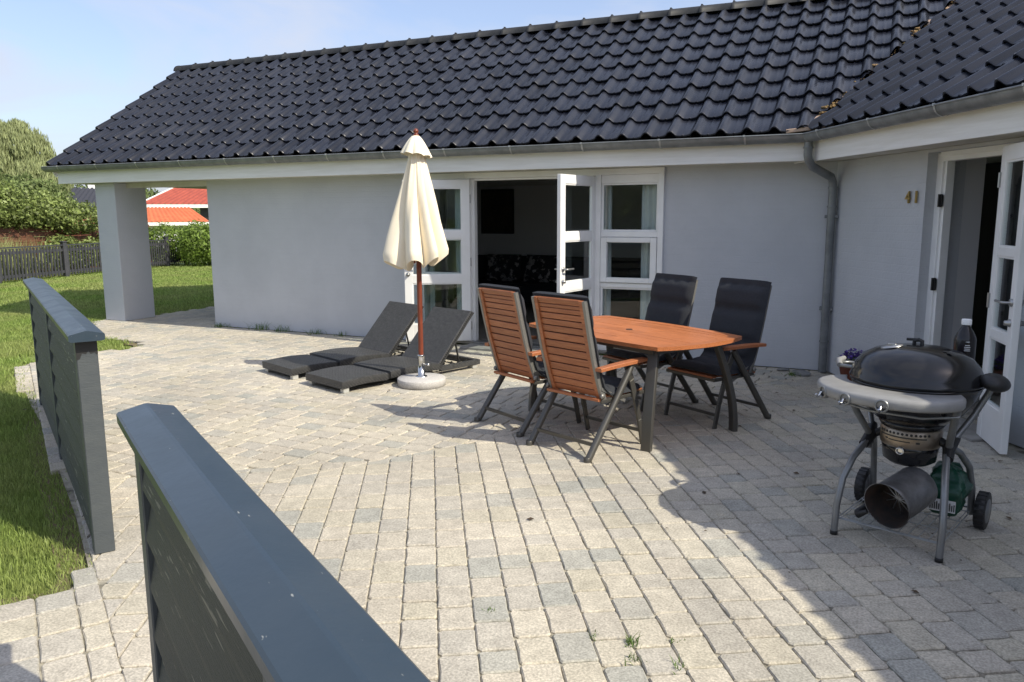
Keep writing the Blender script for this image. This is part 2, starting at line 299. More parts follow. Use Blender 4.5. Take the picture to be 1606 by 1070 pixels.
        for a, b in zip(*np.nonzero(np.triu(near, 1))):
            a, b = f2_(int(a)), f2_(int(b))
            if a != b: comp[b] = a
        lab = [f2_(i) for i in range(k)]; u = sorted(set(lab))
        if len(u) < 2 or len(u) > 34: return None
        return [u.index(lab[i]) for i in isl], len(u)
    def build(s, name, m, parent=None, origin=None):
        if parent is not None and len(s.v) < 20000 and name not in ('vent_slot', 'label_print', 'print_text', 'valley_moss', 'grate'):
            pc = s.pieces()
            if pc:
                first = None
                for q in range(pc[1]):
                    t = MB(); idx = {}
                    for i, p in enumerate(pc[0]):
                        if p == q: idx[i] = len(t.v); t.v.append(s.v[i])
                    for f, sm in zip(s.f, s.sm):
                        if pc[0][f[0]] == q: t.f.append(tuple(idx[i] for i in f)); t.sm.append(sm)
                    o = t._build(name, m, parent, origin); first = first or o
                return first
        return s._build(name, m, parent, origin)
    def _build(s, name, m, parent=None, origin=None):
        me = bpy.data.meshes.new(name); vs = s.v
        if origin is not None: vs = [(x - origin[0], y - origin[1], z - origin[2]) for x, y, z in vs]
        me.from_pydata(vs, [], s.f); me.update()
        me.polygons.foreach_set('use_smooth', s.sm); me.materials.append(m)
        o = bpy.data.objects.new(name, me); COL.objects.link(o)
        if parent is not None: o.parent = parent
        return o
def tag(o, label=None, cat=None, group=None, kind=None):
    if label: o['label'] = label
    if cat: o['category'] = cat
    if group: o['group'] = group
    if kind: o['kind'] = kind
    return o
def empty(name, loc, rz=0, label=None, cat=None, group=None):
    o = bpy.data.objects.new(name, None); COL.objects.link(o); o.location = loc; o.rotation_euler = (0, 0, rz); o.empty_display_size = 0.1
    return tag(o, label, cat, group)
def copy_tree(o, parent=None):
    c = o.copy(); COL.objects.link(c)
    if parent is not None: c.parent = parent
    for ch in list(o.children): copy_tree(ch, c)
    return c
def fastmesh(name, V, F, m):       # V (n,3), F (k,4) or (k,3) numpy
    me = bpy.data.meshes.new(name); nv, (nf, q) = len(V), F.shape
    me.vertices.add(nv); me.vertices.foreach_set('co', V.astype(np.float32).ravel())
    me.loops.add(nf * q); me.loops.foreach_set('vertex_index', F.astype(np.int32).ravel())
    me.polygons.add(nf); me.polygons.foreach_set('loop_start', np.arange(0, nf * q, q, dtype=np.int32))
    me.update(calc_edges=True); me.materials.append(m)
    return me
def in_poly(x, y, P):
    r = np.zeros(np.shape(x), bool); n = len(P); j = n - 1
    for i in range(n):
        xi, yi = P[i]; xj, yj = P[j]
        r ^= ((yi > y) != (yj > y)) & (x < (xj - xi) * (y - yi) / (yj - yi + 1e-12) + xi); j = i
    return r

# ------------------------------------------------------------------ ground, paving
PATIO = [(-10.64, 11.6), (-10.45, 8.9), (-10.78, 8.25), (-10.6, 7.85), (-9.9, 7.25), (-9.35, 6.95), (-8.35, 6.86), (-8.05, 6.6), (-8.2, 6.2), (-8.45, 5.7), (-8.2, 5.15), (-7.35, 4.64), (-6.4, 4.1),
         (-5.42, 3.57), (-4.5, 3.02), (-3.75, 2.58), (-3.1, 2.17), (-3.02, 1.98), (-3.16, 1.8), (-3.5, 1.45), (-4.1, 0.9), (-5.5, -0.4), (-6, -3), (7, -3), (7, 9), (-0.3, 9), (-0.41, 8.33), (-8.63, 8.33), (-8.63, 11.6)]
C0 = Vector((-0.41, 8.33, 0)); DW = Vector((0.515, -0.857, 0)).normalized(); NW = Vector((-0.857, -0.515, 0)).normalized()
def WP(s, out=0, z=0): p = C0 + DW * s + NW * out; return (p.x, p.y, z)

mb = MB(); mb.add([(-400, -300, -0.05), (400, -300, -0.05), (400, 500, -0.05), (-400, 500, -0.05)], [(0, 1, 2, 3)])
tag(mb.build('ground', M['soil']), kind='structure')
# earth strip at the lawn's edge
def inset_poly(P, d):
    n = len(P); out = []
    for i in range(n):
        a, b, c = Vector(P[i - 1]), Vector(P[i]), Vector(P[(i + 1) % n]); e1 = (b - a).normalized(); e2 = (c - b).normalized()
        nrm = Vector((e1.y + e2.y, -(e1.x + e2.x)))
        nrm = nrm.normalized() if nrm.length > 1e-6 else Vector((0, 0)); out.append((b.x + nrm.x * d, b.y + nrm.y * d))
    return out
area = sum(PATIO[i - 1][0] * PATIO[i][1] - PATIO[i][0] * PATIO[i - 1][1] for i in range(len(PATIO)))
sgn = 1 if area > 0 else -1
mb = MB(); P2 = inset_poly(PATIO, 0.13 * sgn); mb.add([(x, y, -0.032) for x, y in P2], [tuple(range(len(P2)))])
tag(mb.build('soil_edge', M['earth']), kind='structure')
mb = MB(); mb.add([(x, y, -0.0105) for x, y in PATIO], [tuple(range(len(PATIO)))])
tag(mb.build('joint_sand', M['sand']), kind='structure')

def clip(poly, p, n):          # keep side where (q-p).n >= 0
    out = []; k = len(poly)
    for i in range(k):
        a = poly[i]; b = poly[(i + 1) % k]; da = (a[0] - p[0]) * n[0] + (a[1] - p[1]) * n[1]; db = (b[0] - p[0]) * n[0] + (b[1] - p[1]) * n[1]
        if da >= 0: out.append(a)
        if (da >= 0) != (db >= 0):
            t = da / (da - db); out.append((a[0] + (b[0] - a[0]) * t, a[1] + (b[1] - a[1]) * t))
    return out
MIT = (-0.4925, -0.870); MN = (-0.870, 0.4925)       # mitre line from the inner corner, MN points to the main side
Q0 = (-2.80, 4.10); QN = (-0.62, 0.785)              # far edge of the wing-side paving left of the mitre
FL = (-3.21, 2.335); FD = (0.8475, -0.531); FN = (0.531, 0.8475)
pav = MB()
def stone(poly):
    if len(poly) < 3: return
    A = 0; k = len(poly)
    for i in range(k): A += poly[i][0] * poly[(i + 1) % k][1] - poly[(i + 1) % k][0] * poly[i][1]
    if abs(A) / 2 < 0.0025: return
    cx = sum(p[0] for p in poly) / k; cy = sum(p[1] for p in poly) / k
    if not in_poly(np.array([cx]), np.array([cy]), PATIO)[0]: return
    if (cx - C0.x) * NW.x + (cy - C0.y) * NW.y < 0.04 and cx > C0.x - 0.4: return
    if A < 0: poly = poly[::-1]
    ring = []
    c = 0.010
    for i in range(k):
        p = Vector(poly[i]); a = Vector(poly[i - 1]); b = Vector(poly[(i + 1) % k])
        la = (a - p).length; lb = (b - p).length
        if la < 1e-4 or lb < 1e-4: continue
        ca = min(c * random.uniform(.6, 1.6), la * .4); cb = min(c * random.uniform(.6, 1.6), lb * .4)
        ring.append(p + (a - p) / la * ca); ring.append(p + (b - p) / lb * cb)
        if lb > 0.09:                       # slightly uneven sides
            mid = (p + b) / 2; nn = Vector((cx, cy)) - mid; ring.append(mid + nn.normalized() * random.uniform(-0.001, 0.004))
    n = len(ring); zt = random.gauss(0, 0.0009); tx = random.gauss(0, 0.007); ty = random.gauss(0, 0.007)
    def z(q, b): return b + zt + (q.x - cx) * tx + (q.y - cy) * ty
    v = []; ce = Vector((cx, cy))
    for q in ring: v.append((q.x, q.y, -0.03))
    for q in ring: v.append((q.x, q.y, z(q, -0.0055)))
    for q in ring:
        d = (ce - q); g = q + d.normalized() * 0.006; v.append((g.x, g.y, z(g, 0)))
    f = [(i, (i + 1) % n, n + (i + 1) % n, n + i) for i in range(n)] + [(n + i, n + (i + 1) % n, 2 * n + (i + 1) % n, 2 * n + i) for i in range(n)] + [tuple(range(2 * n, 3 * n))]
    pav.add(v, f)
def zone(org, du, bx, by, planes, pw=0.1425, lens=(0.205, 0.205, 0.205, 0.14, 0.175), seed=1):
    rd = random.Random(seed); dv = (-du[1], du[0]); gap = 0.0032
    j = 0; b = by[0]
    while b < by[1]:
        a = bx[0] - rd.uniform(0, 0.2)
        while a < bx[1]:
            l = rd.choice(lens)
            g = gap + .0045 + rd.uniform(-.001, .002)
            r = [(a + g / 2, b + gap / 2), (a + l - g / 2, b + gap / 2), (a + l - g / 2, b + pw - gap / 2), (a + g / 2, b + pw - gap / 2)]
            ww = [(org[0] + du[0] * u + dv[0] * v, org[1] + du[1] * u + dv[1] * v) for u, v in r]
            for p, n in planes: ww = clip(ww, p, n) if len(ww) > 2 else []
            if len(ww) > 2: stone(ww)
            a += l
        b += pw
fl2 = (FL[0] - FN[0] * .06, FL[1] - FN[1] * .06)
# A: courses running with the wing; two convex pieces
Y90 = (-Q0[0], 0)
zone((C0.x, C0.y), (-DW.x, -DW.y), (-12, 0.4), (-8.6, 9.0), [((C0.x, C0.y), (-MN[0], -MN[1])), (fl2, FN)], seed=2)
zone((C0.x, C0.y), (-DW.x, -DW.y), (-12, 0.4), (-8.6, 9.0), [((C0.x, C0.y), MN), (Q0, (-QN[0], -QN[1])), (fl2, FN)], seed=3)
# B: courses running with the main wall
zone((-0.41, 8.33), (1, 0), (-11.0, 0.4), (-6.3, 3.4), [((C0.x, C0.y), MN), (Q0, QN), (fl2, FN)], seed=4)
# C: courses running with the fence, outside it
zone(FL, FD, (-7.5, 9.5), (-5.0, 0.4), [(fl2, (-FN[0], -FN[1]))], seed=5)
tag(pav.build('paving', M['paver']), kind='structure')

# ------------------------------------------------------------------ the house
HO = (-4.5, 8.33, 0)
house = empty('house', HO, label='long grey single storey house with shiny black tiled roof and open white French doors', cat='house')
def hp(mb, name, m, parent=None):
    return mb.build(name, m, parent or house, HO)
ZS = 2.06
# walls: three separately seen stretches
mb = MB(); mb.box((-8.63, 8.33, 0), (-5.19, 8.63, ZS)); mb.box((-8.63, 8.63, 0), (-8.33, 12.85, ZS)); hp(mb, 'wall', M['wall'])
mb = MB(); mb.box((-2.10, 8.33, 0), (-0.41, 8.63, ZS)); hp(mb, 'wall', M['wall'])
def wprism(s0, s1, o0, o1, z0, z1, mb):
    p = [WP(s0, o0), WP(s1, o0), WP(s1, o1), WP(s0, o1)]
    return mb.prism([(a[0], a[1]) for a in p][::(1 if True else -1)], z0, z1)
mb = MB(); wprism(0.0, 1.39, 0, -0.33, 0, ZS, mb); hp(mb, 'wall', M['wall'])
mb = MB(); wprism(2.42, 12.0, 0, -0.33, 0, ZS, mb); hp(mb, 'wall', M['wall'])
mb = MB(); wprism(1.39, 2.42, 0, -0.10, 2.035, ZS, mb)
mb.box((-8.3, 12.6, 0), (0.3, 12.85, ZS)); hp(mb, 'wall', M['wall'])
# pillar
mb = MB(); mb.box((-10.70, 8.15, 0), (-10.28, 8.70, ZS - .003), 0.006); hp(mb, 'pillar', M['wall'])
mb = MB(); mb.box((-10.28, 8.36, 1.985), (-8.63, 8.44, ZS - .003)); hp(mb, 'porch_beam', M['soffit'])
# soffits / ceilings
mb = MB(); mb.box((-11.28, 8.02, ZS), (-0.60, 13.1, ZS + 0.03)); hp(mb, 'soffit', M['soffit'])
mb = MB(); wprism(-0.25, 12.2, 0.325, -4.7, ZS + 0.003, ZS + 0.033, mb); hp(mb, 'soffit', M['soffit'])
# fascias
mb = MB(); mb.box((-11.30, 8.0, 2.055), (-0.665, 8.022, 2.26), 0.003); hp(mb, 'fascia', M['board'])
mb = MB(); mb.box((-11.30, 13.10, 2.055), (0.5, 13.125, 2.26), 0.003); hp(mb, 'fascia', M['board'])
mb = MB()
P = [WP(-0.20, 0.35), WP(12.2, 0.35), WP(12.2, 0.328), WP(-0.20, 0.328)]; mb.prism([(a[0], a[1]) for a in P], 2.052, 2.262); hp(mb, 'fascia', M['board'])
mb = MB(); mb.box((-0.66, 7.985, 2.05), (-0.61, 8.03, 2.262), .003); hp(mb, 'fascia', M['board'])
# gable (barge board and triangular wall on the left end)
SL = 0.673; RZ = 4.10; RY = 10.6
mb = MB(); mb.add([(-11.28, 8.03, 2.09), (-11.28, 13.1, 2.09), (-11.28, RY, RZ - 0.12), (-11.24, 8.03, 2.09), (-11.24, 13.1, 2.09), (-11.24, RY, RZ - 0.12)], [(0, 2, 1), (3, 4, 5), (0, 1, 4, 3), (1, 2, 5, 4), (2, 0, 3, 5)]); hp(mb, 'gable', M['board'])
mb = MB()
for sy in (-1, 1):
    p = Vector((-11.31, RY, RZ - 0.09)); q = Vector((-11.31, RY + sy * 2.66, RZ - 0.09 - 2.66 * SL)); mb.beam(p, q, 0.025, 0.16)
hp(mb, 'barge_board', M['board'])
# tile fields
TW = 0.2472
def prof(t):
    t = t % 1.0
    if t < 0.44: return 0.046 * sin(pi * t / 0.44) ** 1.1
    u = (t - 0.44) / 0.56
    return -0.008 * sin(pi * u) + (0.007 if 0.42 < u < 0.52 else 0)
def tiles(name, org, du, dv, slope, u0, u1, nrow, cuts, E=0.352, material='tile', first=0):
    ang = math.atan(slope); cs, sn = cos(ang), sin(ang); n = 17
    bm = bmesh.new(); up = Vector((0, 0, 1)); nrm = (-dv * sn + up * cs)
    def P(u, sdist, h): return org + du * u + dv * (sdist * cs) + up * (sdist * sn) + nrm * h
    nt = int(round((u1 - u0) / TW))
    for r in range(nrow):
        for t in range(nt):
            jl = random.uniform(-.004, .004); jh = random.uniform(-.0025, .0025)
            us = [u0 + (t + k / n) * TW for k in range(n + 1)]
            rows = []
            for (sd_, h) in ((r * E + .05, 0.020), (r * E, 0.021), (r * E - .001, 0.036), (r * E + 0.010, 0.0385), (r * E + E * .5, 0.024), (r * E + E + 0.035, 0.006)):
                rows.append([bm.verts.new(P(u, sd_ + jl + 0.012 * sin(pi * ((k / n) % 1)) * (-1 if sd_ < r * E + .02 else 0), h + jh + prof(k / n if k < n else 0.0))) for k, u in enumerate(us)])
            for a in range(len(rows) - 1):
                for k in range(n):
                    f = bm.faces.new((rows[a][k], rows[a][k + 1], rows[a + 1][k + 1], rows[a + 1][k])); f.smooth = a > 2
    for (p, nn) in cuts:
        g = list(bm.verts) + list(bm.edges) + list(bm.faces)
        bmesh.ops.bisect_plane(bm, geom=g, plane_co=p, plane_no=nn, clear_outer=True, dist=1e-5)
    me = bpy.data.meshes.new(name); 
    bmesh.ops.translate(bm, verts=bm.verts, vec=-Vector(HO)); bm.to_mesh(me); bm.free(); me.materials.append(M[material])
    o = bpy.data.objects.new(name, me); COL.objects.link(o); o.parent = house; return o
EC = Vector((-0.62, 8.0, 2.35)); X1 = Vector((1, 0, 0)); Y1 = Vector((0, 1, 0)); IW = -NW
vdir = Vector((0.4925, 0.870, 0)); vn = Vector((0.870, -0.4925, 0))   # valley line, vn points to the wing
u0 = -11.40; nt_main = 52
roof_main = tiles('roof', Vector((0, 7.93, 2.35 - 0.07 * SL + 0.008)), X1, Y1, SL, u0, u0 + nt_main * TW, 9, [(EC - vn * 0.015, vn)])
wo = Vector((EC.x, EC.y, 2.35)) + NW * 0.07; wo.z = 2.35 - 0.07 * SL + 0.008
roof_wing = tiles('roof', wo + DW * 0, DW, IW, SL, -3.2, -3.2 + 62 * TW, 9, [(EC + vn * 0.035, -vn)])
# under-roof slabs (keep the attic dark), back slopes
mb = MB()
mb.add([(-11.30, 7.98, 2.31), (0.9, 7.98, 2.31), (0.9, RY, RZ - .03), (-11.30, RY, RZ - .03)], [(0, 1, 2, 3)])
mb.add([(-11.38, RY, RZ + 0.03), (3.0, RY, RZ + 0.03), (3.0, 13.25, 2.36), (-11.38, 13.25, 2.36)], [(0, 1, 2, 3)])
hp(mb, 'roof_back', M['tile'])
mb = MB()
a = EC + NW * 0.02; b_ = [a + DW * 0 , a + DW * 12.2, a + DW * 12.2 + IW * 2.62, a + DW * -1.4 + IW * 2.62]
mb.add([(b_[0].x, b_[0].y, 2.31), (b_[1].x, b_[1].y, 2.31), (b_[2].x, b_[2].y, 4.05), (b_[3].x, b_[3].y, 4.05)], [(0, 1, 2, 3)])
a = EC + IW * 2.6; c_ = [a + DW * -3.0, a + DW * 12.2, a + DW * 12.2 + IW * 2.6, a + DW * -3.0 + IW * 2.6]
mb.add([(c_[0].x, c_[0].y, 4.13), (c_[1].x, c_[1].y, 4.13), (c_[2].x, c_[2].y, 2.36), (c_[3].x, c_[3].y, 2.36)], [(0, 1, 2, 3)])
hp(mb, 'roof_back', M['tile'])
# verge tiles stepping up the left gable
mb = MB(); ang = math.atan(SL)
for r in range(9):
    y = 7.93 + r * 0.352 * cos(ang); z = 2.29 + r * 0.352 * sin(ang)
    mb.beam((-11.40, y, z + 0.015), (-11.40, y + 0.36 * cos(ang), z + 0.36 * sin(ang) - 0.012), 0.03, 0.085, b=0.006)
hp(mb, 'verge_tile', M['tile'])
# ridge caps
mb = MB(); k = 0; x = -11.46
while x < 1.0:
    pts = []; n = 10; L0 = 0.40
    for xx, rr in ((x, 0.112), (x + 0.04, 0.112), (x + 0.042, 0.108), (x + L0 + 0.03, 0.104)):
        pts.append([(xx, RY + rr * cos(pi * j / n) * 1.15, RZ - 0.01 + rr * sin(pi * j / n) + 0.0) for j in range(n + 1)])
    mb.grid(pts)
    if k == 0: mb.add(pts[0], [tuple(range(n + 1))])
    x += L0; k += 1
hp(mb, 'ridge_cap', M['ridge'])
mb = MB(); x = -11.05
while x < 1.0: mb.box((x - .012, RY - .02, RZ + .095), (x + .012, RY + .02, RZ + .118), .003); mb.beam((x, RY - .04, RZ + .095), (x, RY - .115, RZ + 0.03), .012, .006); x += 0.40
hp(mb, 'ridge_clip', M['clip'])
mb = MB(); x = 0.2
A = EC + IW * 2.6
while x < 12:
    n = 8; p0 = A + DW * x; pts = []
    for dd, rr in ((0, .112), (.04, .112), (.042, .108), (.43, .104)):
        c = p0 + DW * dd; pts.append([tuple(c + IW * (rr * 1.15 * cos(pi * j / n)) + Vector((0, 0, RZ - 2.35 - .01 + rr * sin(pi * j / n)))) for j in range(n + 1)])
    mb.grid(pts); x += .4
hp(mb, 'ridge_cap', M['ridge'])
# valley debris and flashing
mb = MB()
for k in range(420):
    t = random.uniform(0.0, 2.9); t += .12 * sin(t * 9); c = EC + vdir * t + vn * random.gauss(-0.02, 0.03); z = 2.35 + (c.y - 8.0) * SL + random.uniform(-0.01, 0.045)
    a = random.uniform(0.006, 0.024) * (1.3 if noise.noise((t * 2, 0, 3)) > 0 else 0.7); X = Matrix.Translation((c.x, c.y, z)) @ Matrix.Rotation(random.uniform(0, 6), 4, 'Z') @ Matrix.Rotation(random.uniform(-.6, .6), 4, 'X')
    mb.box((-a, -a * random.uniform(.4, 1), -a * .4), (a, a * random.uniform(.4, 1), a * .4), a * .25, X)
tag(hp(mb, 'valley_moss', M['moss']), kind='stuff')
mb = MB()
p0 = EC - vdir * 0.10
mb.beam((EC.x - .24, 7.93, 2.325), (EC.x + 0.02, 7.935, 2.345), 0.05, 0.035, b=0.004); [mb.beam(tuple(EC + vdir * t + Vector((-.02, 0, .03 + t * .87 * SL))), tuple(EC + vdir * (t + random.uniform(.08, .2)) + Vector((-.03, 0, .03 + (t + .15) * .87 * SL))), .05, .01) for t in (0.0, .5, 1.9, 2.05, 2.3)]
hp(mb, 'valley_flashing', M['flash'])
# gutters: half-round troughs with clips
def gutter(a, b, nrm, r=0.072):
    mb = MB(); a = Vector(a); b = Vector(b); n = 10; rows = []
    for rr in (r, r - 0.004):
        rows.append([[tuple(p + nrm * (rr * cos(pi + pi * j / n)) + Vector((0, 0, rr * sin(pi + pi * j / n)))) for j in range(n + 1)] for p in (a, b)])
    mb.grid(rows[0]); mb.grid(rows[1])
    mb.tube([a + nrm * r, b + nrm * r], 0.008, 8)
    for p in (a, b): mb.add([tuple(p + nrm * (r * cos(pi + pi * j / n)) + Vector((0, 0, r * sin(pi + pi * j / n)))) for j in range(n + 1)], [tuple(range(n + 1))])
    g = hp(mb, 'gutter', M['zinc'])
    mb = MB(); L_ = (b - a).length; d = (b - a).normalized(); t = 0.35
    while t < L_ - .1:
        p = a + d * t; rr = r + 0.004
        mb.grid([[tuple(q + nrm * (rr * cos(pi + pi * j / n)) + Vector((0, 0, rr * sin(pi + pi * j / n)))) for j in range(n + 1)] for q in (p, p + d * 0.018)])
        mb.box((-.009, -.012, -.006), (.009, .012, .012), 0, Matrix.Translation(p + nrm * r))
        t += 0.82
    hp(mb, 'gutter_bracket', M['zincl'], g) if False else hp(mb, 'bracket', M['zincl'], g)
    return g
gutter((-11.42, 7.912, 2.300), (-0.66, 7.912, 2.288), Vector((0, -1, 0)))
ga = EC + NW * 0.08; gutter((ga.x, ga.y, 2.288), tuple(ga + DW * 12.2 + Vector((0, 0, -0.05))), NW)
# downpipe
mb = MB(); ox, oy = -0.655, 7.915
pts = [(ox, oy, 2.26), (ox, oy, 2.10), (ox + .01, oy + .01, 2.05)]
pts += [(ox + .04, oy + .07, 2.00), (-0.46, 8.22, 1.91), (-0.445, 8.255, 1.86), (-0.44, 8.262, 1.80), (-0.44, 8.262, 0.0)]
mb.tube(pts, 0.0385, 16)
for z, r in ((2.16, .043), (1.80, .043), (1.62, .042), (0.30, .042)): mb.lathe([(r, z), (r + .004, z + .008), (r, z + .02)], 16, (ox if z > 2 else -.44, oy if z > 2 else 8.262, 0))
hp(mb, 'downpipe', M['zinc'])
mb = MB(); mb.box((-.50, 8.25, .62), (-.38, 8.33, .65)); mb.box((-.50, 8.25, 1.52), (-.38, 8.33, 1.55)); hp(mb, 'pipe_bracket', M['zinc'])
# house number 41
def text_obj(txt, size, loc, m, parent, name, ext=0.006, rot=None, ox=0):
    cu = bpy.data.curves.new(name, 'FONT'); cu.body = txt; cu.size = size; cu.extrude = ext; cu.bevel_depth = 0.001; cu.align_x = 'CENTER'; cu.space_character = 1.5
    o = bpy.data.objects.new(name, cu); COL.objects.link(o); dg = bpy.context.evaluated_depsgraph_get(); me = bpy.data.meshes.new_from_object(o.evaluated_get(dg))
    bpy.data.objects.remove(o); me.transform(rot if rot else Matrix()); me.transform(Matrix.Translation(Vector(loc)))
    me.materials.clear(); me.materials.append(m); q = bpy.data.objects.new(name, me); COL.objects.link(q); q.parent = parent; return q
rw = Matrix(((DW.x, 0, NW.x, 0), (DW.y, 0, NW.y, 0), (0, 1, 0, 0), (0, 0, 0, 1)))
p = Vector(WP(1.24, 0.016, 1.645)) - Vector(HO)
text_obj('4', 0.14, p - DW * .052, M['brass'], house, 'house_number', rot=rw); text_obj('1', 0.14, p + DW * .060, M['brass'], house, 'house_number', rot=rw)

# --- French door leaf builder: width along +x local from hinge, z up, thickness in y
def leaf(name, hinge, ang, wd, z0, z1, panes, parent, st=0.095, hand=1, handle=True, th=0.045):
    X = Matrix.Translation(Vector(hinge) - Vector(HO)) @ Matrix.Rotation(ang, 4, 'Z')
    mb = MB(); t = th / 2
    mb.box((0, -t, z0), (st, t, z1), .004, X); mb.box((wd - st, -t, z0), (wd, t, z1), .004, X)
    zs = [z0] + [z for pn in panes for z in pn] + [z1]
    for i in range(0, len(zs), 2): mb.box((st, -t + .002, zs[i]), (wd - st, t - .002, zs[i + 1]), .003, X)
    for a, b in panes:
        for (q0, q1) in (((st, -t + .008, a), (st + .012, t - .008, b)), ((wd - st - .012, -t + .008, a), (wd - st, t - .008, b)), ((st + .012, -t + .008, a), (wd - st - .012, t - .008, a + .012)), ((st + .012, -t + .008, b - .012), (wd - st - .012, t - .008, b))): mb.box(q0, q1, 0, X)
    d = mb.build(name, M['white'], parent)
    for a, b in panes:
        mb = MB(); mb.box((st + .004, -.004, a + .004), (wd - st - .004, .004, b - .004), 0, X); mb.build('pane', M['glass'], d)
    mb = MB()
    for z in (z0 + .18, z0 + .95, z1 - .22): mb.tube([X @ Vector((-.006, -t, z - .05)), X @ Vector((-.006, -t, z + .05))], .009, 8); mb.box((0, -t - .003, z - .05), (.03, -t + .001, z + .05), 0, X)
    mb.build('hinge', M['steel'], d)
    if handle:
        mb = MB(); xh = wd - 0.045
        for s in (-1, 1):
            mb.tube([X @ Vector((xh, s * t, 1.0)), X @ Vector((xh, s * (t + .05), 1.0)), X @ Vector((xh - .02, s * (t + .055), 1.0)), X @ Vector((xh - .13, s * (t + .055), 1.0))], .009, 8)
            mb.lathe([(.0, .012), (.024, .012), (.026, .0)], 14, X=X @ Matrix.Translation((xh, s * t, 1.0)) @ Matrix.Rotation(-s * pi / 2, 4, 'X'))
            mb.lathe([(.0, .035), (.017, .032), (.017, .014), (.024, .01), (.026, .0)], 14, X=X @ Matrix.Translation((xh, s * t, 0.87)) @ Matrix.Rotation(-s * pi / 2, 4, 'X'))
        mb.build('handle', M['steel'], d)
    return d
PN = [(0.27, 0.76), (0.86, 1.29), (1.38, 1.88)]
leaf('door', (-4.425, 8.29, 0), pi + radians(30.6), 0.785, 0.06, 1.975, PN, house)
leaf('door', (-2.87, 8.33, 0), pi + radians(79.5), 0.76, 0.06, 1.975, PN, house)
# main frame: jambs, head, threshold
mb = MB()
mb.box((-4.49, 8.30, 0.05), (-4.43, 8.42, 1.99), .004); mb.box((-4.43, 8.345, 0.05), (-4.39, 8.42, 1.985), .003)
mb.box((-2.90, 8.325, 0.05), (-2.865, 8.42, 1.99), .004); mb.box((-2.862, 8.30, 0.05), (-2.80, 8.42, 1.99), .004)
mb.box((-4.49, 8.30, 1.99), (-2.10, 8.42, 2.057), .004); mb.box((-4.39, 8.34, 1.965), (-2.90, 8.42, 1.989), .003)
mb.box((-2.16, 8.30, 0.05), (-2.10, 8.42, 1.99), .004)
hp(mb, 'door_frame', M['white'])
mb = MB(); mb.box((-5.19, 8.26, 0.02), (-2.10, 8.44, 0.05), .004); hp(mb, 'threshold', M['alul'])
# side windows: three lights each, the middle one an opening sash
def side_window(flip):
    MX = (lambda x: -7.29 - x) if flip else (lambda x: x)
    def B(mb, lo, hi, b=0): mb.box((MX(lo[0]), lo[1], lo[2]), (MX(hi[0]), hi[1], hi[2]), b)
    mb = MB()
    for z0, z1 in ((0.05, 0.25), (0.765, 0.815), (1.32, 1.38), (1.90, 1.989)): B(mb, (-2.80, 8.315, z0), (-2.16, 8.42, z1), .004)
    for a, b in ((0.25, 0.765), (1.38, 1.90)):
        for q in (((-2.80, 8.33, a), (-2.775, 8.40, b)), ((-2.185, 8.33, a), (-2.16, 8.40, b)), ((-2.775, 8.33, a), (-2.185, 8.40, a + .02)), ((-2.775, 8.33, b - .02), (-2.185, 8.40, b))): B(mb, *q, .003)
    win = hp(mb, 'window', M['white'])
    mb = MB(); a, b = .82, 1.316
    for q in (((-2.795, 8.295, a), (-2.725, 8.36, b)), ((-2.235, 8.295, a), (-2.165, 8.36, b)), ((-2.725, 8.295, a), (-2.235, 8.36, a + .055)), ((-2.725, 8.295, b - .055), (-2.235, 8.36, b))): B(mb, *q, .005)
    hp(mb, 'sash', M['white'], win)
    for x0, x1, a, b in ((-2.775, -2.185, .27, .745), (-2.725, -2.235, .875, 1.26), (-2.775, -2.185, 1.40, 1.88)):
        mb = MB(); B(mb, (x0, 8.34, a), (x1, 8.347, b)); hp(mb, 'pane', M['glass'], win)
side_window(False); side_window(True)
mb = MB(); mb.box((-5.19, 8.30, 0.05), (-5.13, 8.42, 1.99), .004); mb.box((-5.19, 8.30, 1.99), (-4.492, 8.42, 2.057), .004); hp(mb, 'window_frame', M['white'])
# wing door frame and leaf
mb = MB()
def wbox(s0, s1, o0, o1, z0, z1, mb): return wprism(s0, s1, o0, o1, z0, z1, mb)
wbox(1.39, 1.46, -0.085, -0.165, 0.0, 2.03, mb); wbox(1.46, 1.49, -0.10, -0.165, 0.0, 1.99, mb)
wbox(2.36, 2.42, -0.085, -0.165, 0.0, 2.03, mb); wbox(1.46, 2.36, -0.085, -0.165, 1.965, 2.032, mb); wbox(1.46, 2.36, -0.06, -0.15, 2.0, 2.034, mb)
hp(mb, 'door_frame', M['white'])
mb = MB()
for z in (1.66, 1.0): wbox(1.445, 1.492, -0.076, -0.088, z - .045, z + .045, mb); wbox(1.463, 1.478, -0.06, -0.09, z - .05, z + .05, mb)
hp(mb, 'hinge', M['dark'])
hp_ = Vector(WP(2.375, 0.10)); leaf('door', (hp_.x, hp_.y, 0), atan2(-.98, .17), 0.50, 0.02, 2.0, [(.28, .73), (.79, 1.28), (1.34, 1.9)], house, st=.085)
# steps at the doors
mb = MB(); mb.box((-4.42, 7.98, -.02), (-2.86, 8.29, 0.03), .006); hp(mb, 'doorstep', M['concrete'])
mb = MB(); wprism(1.35, 2.5, 0.25, -.06, -.02, 0.02, mb); hp(mb, 'doorstep', M['concrete'])
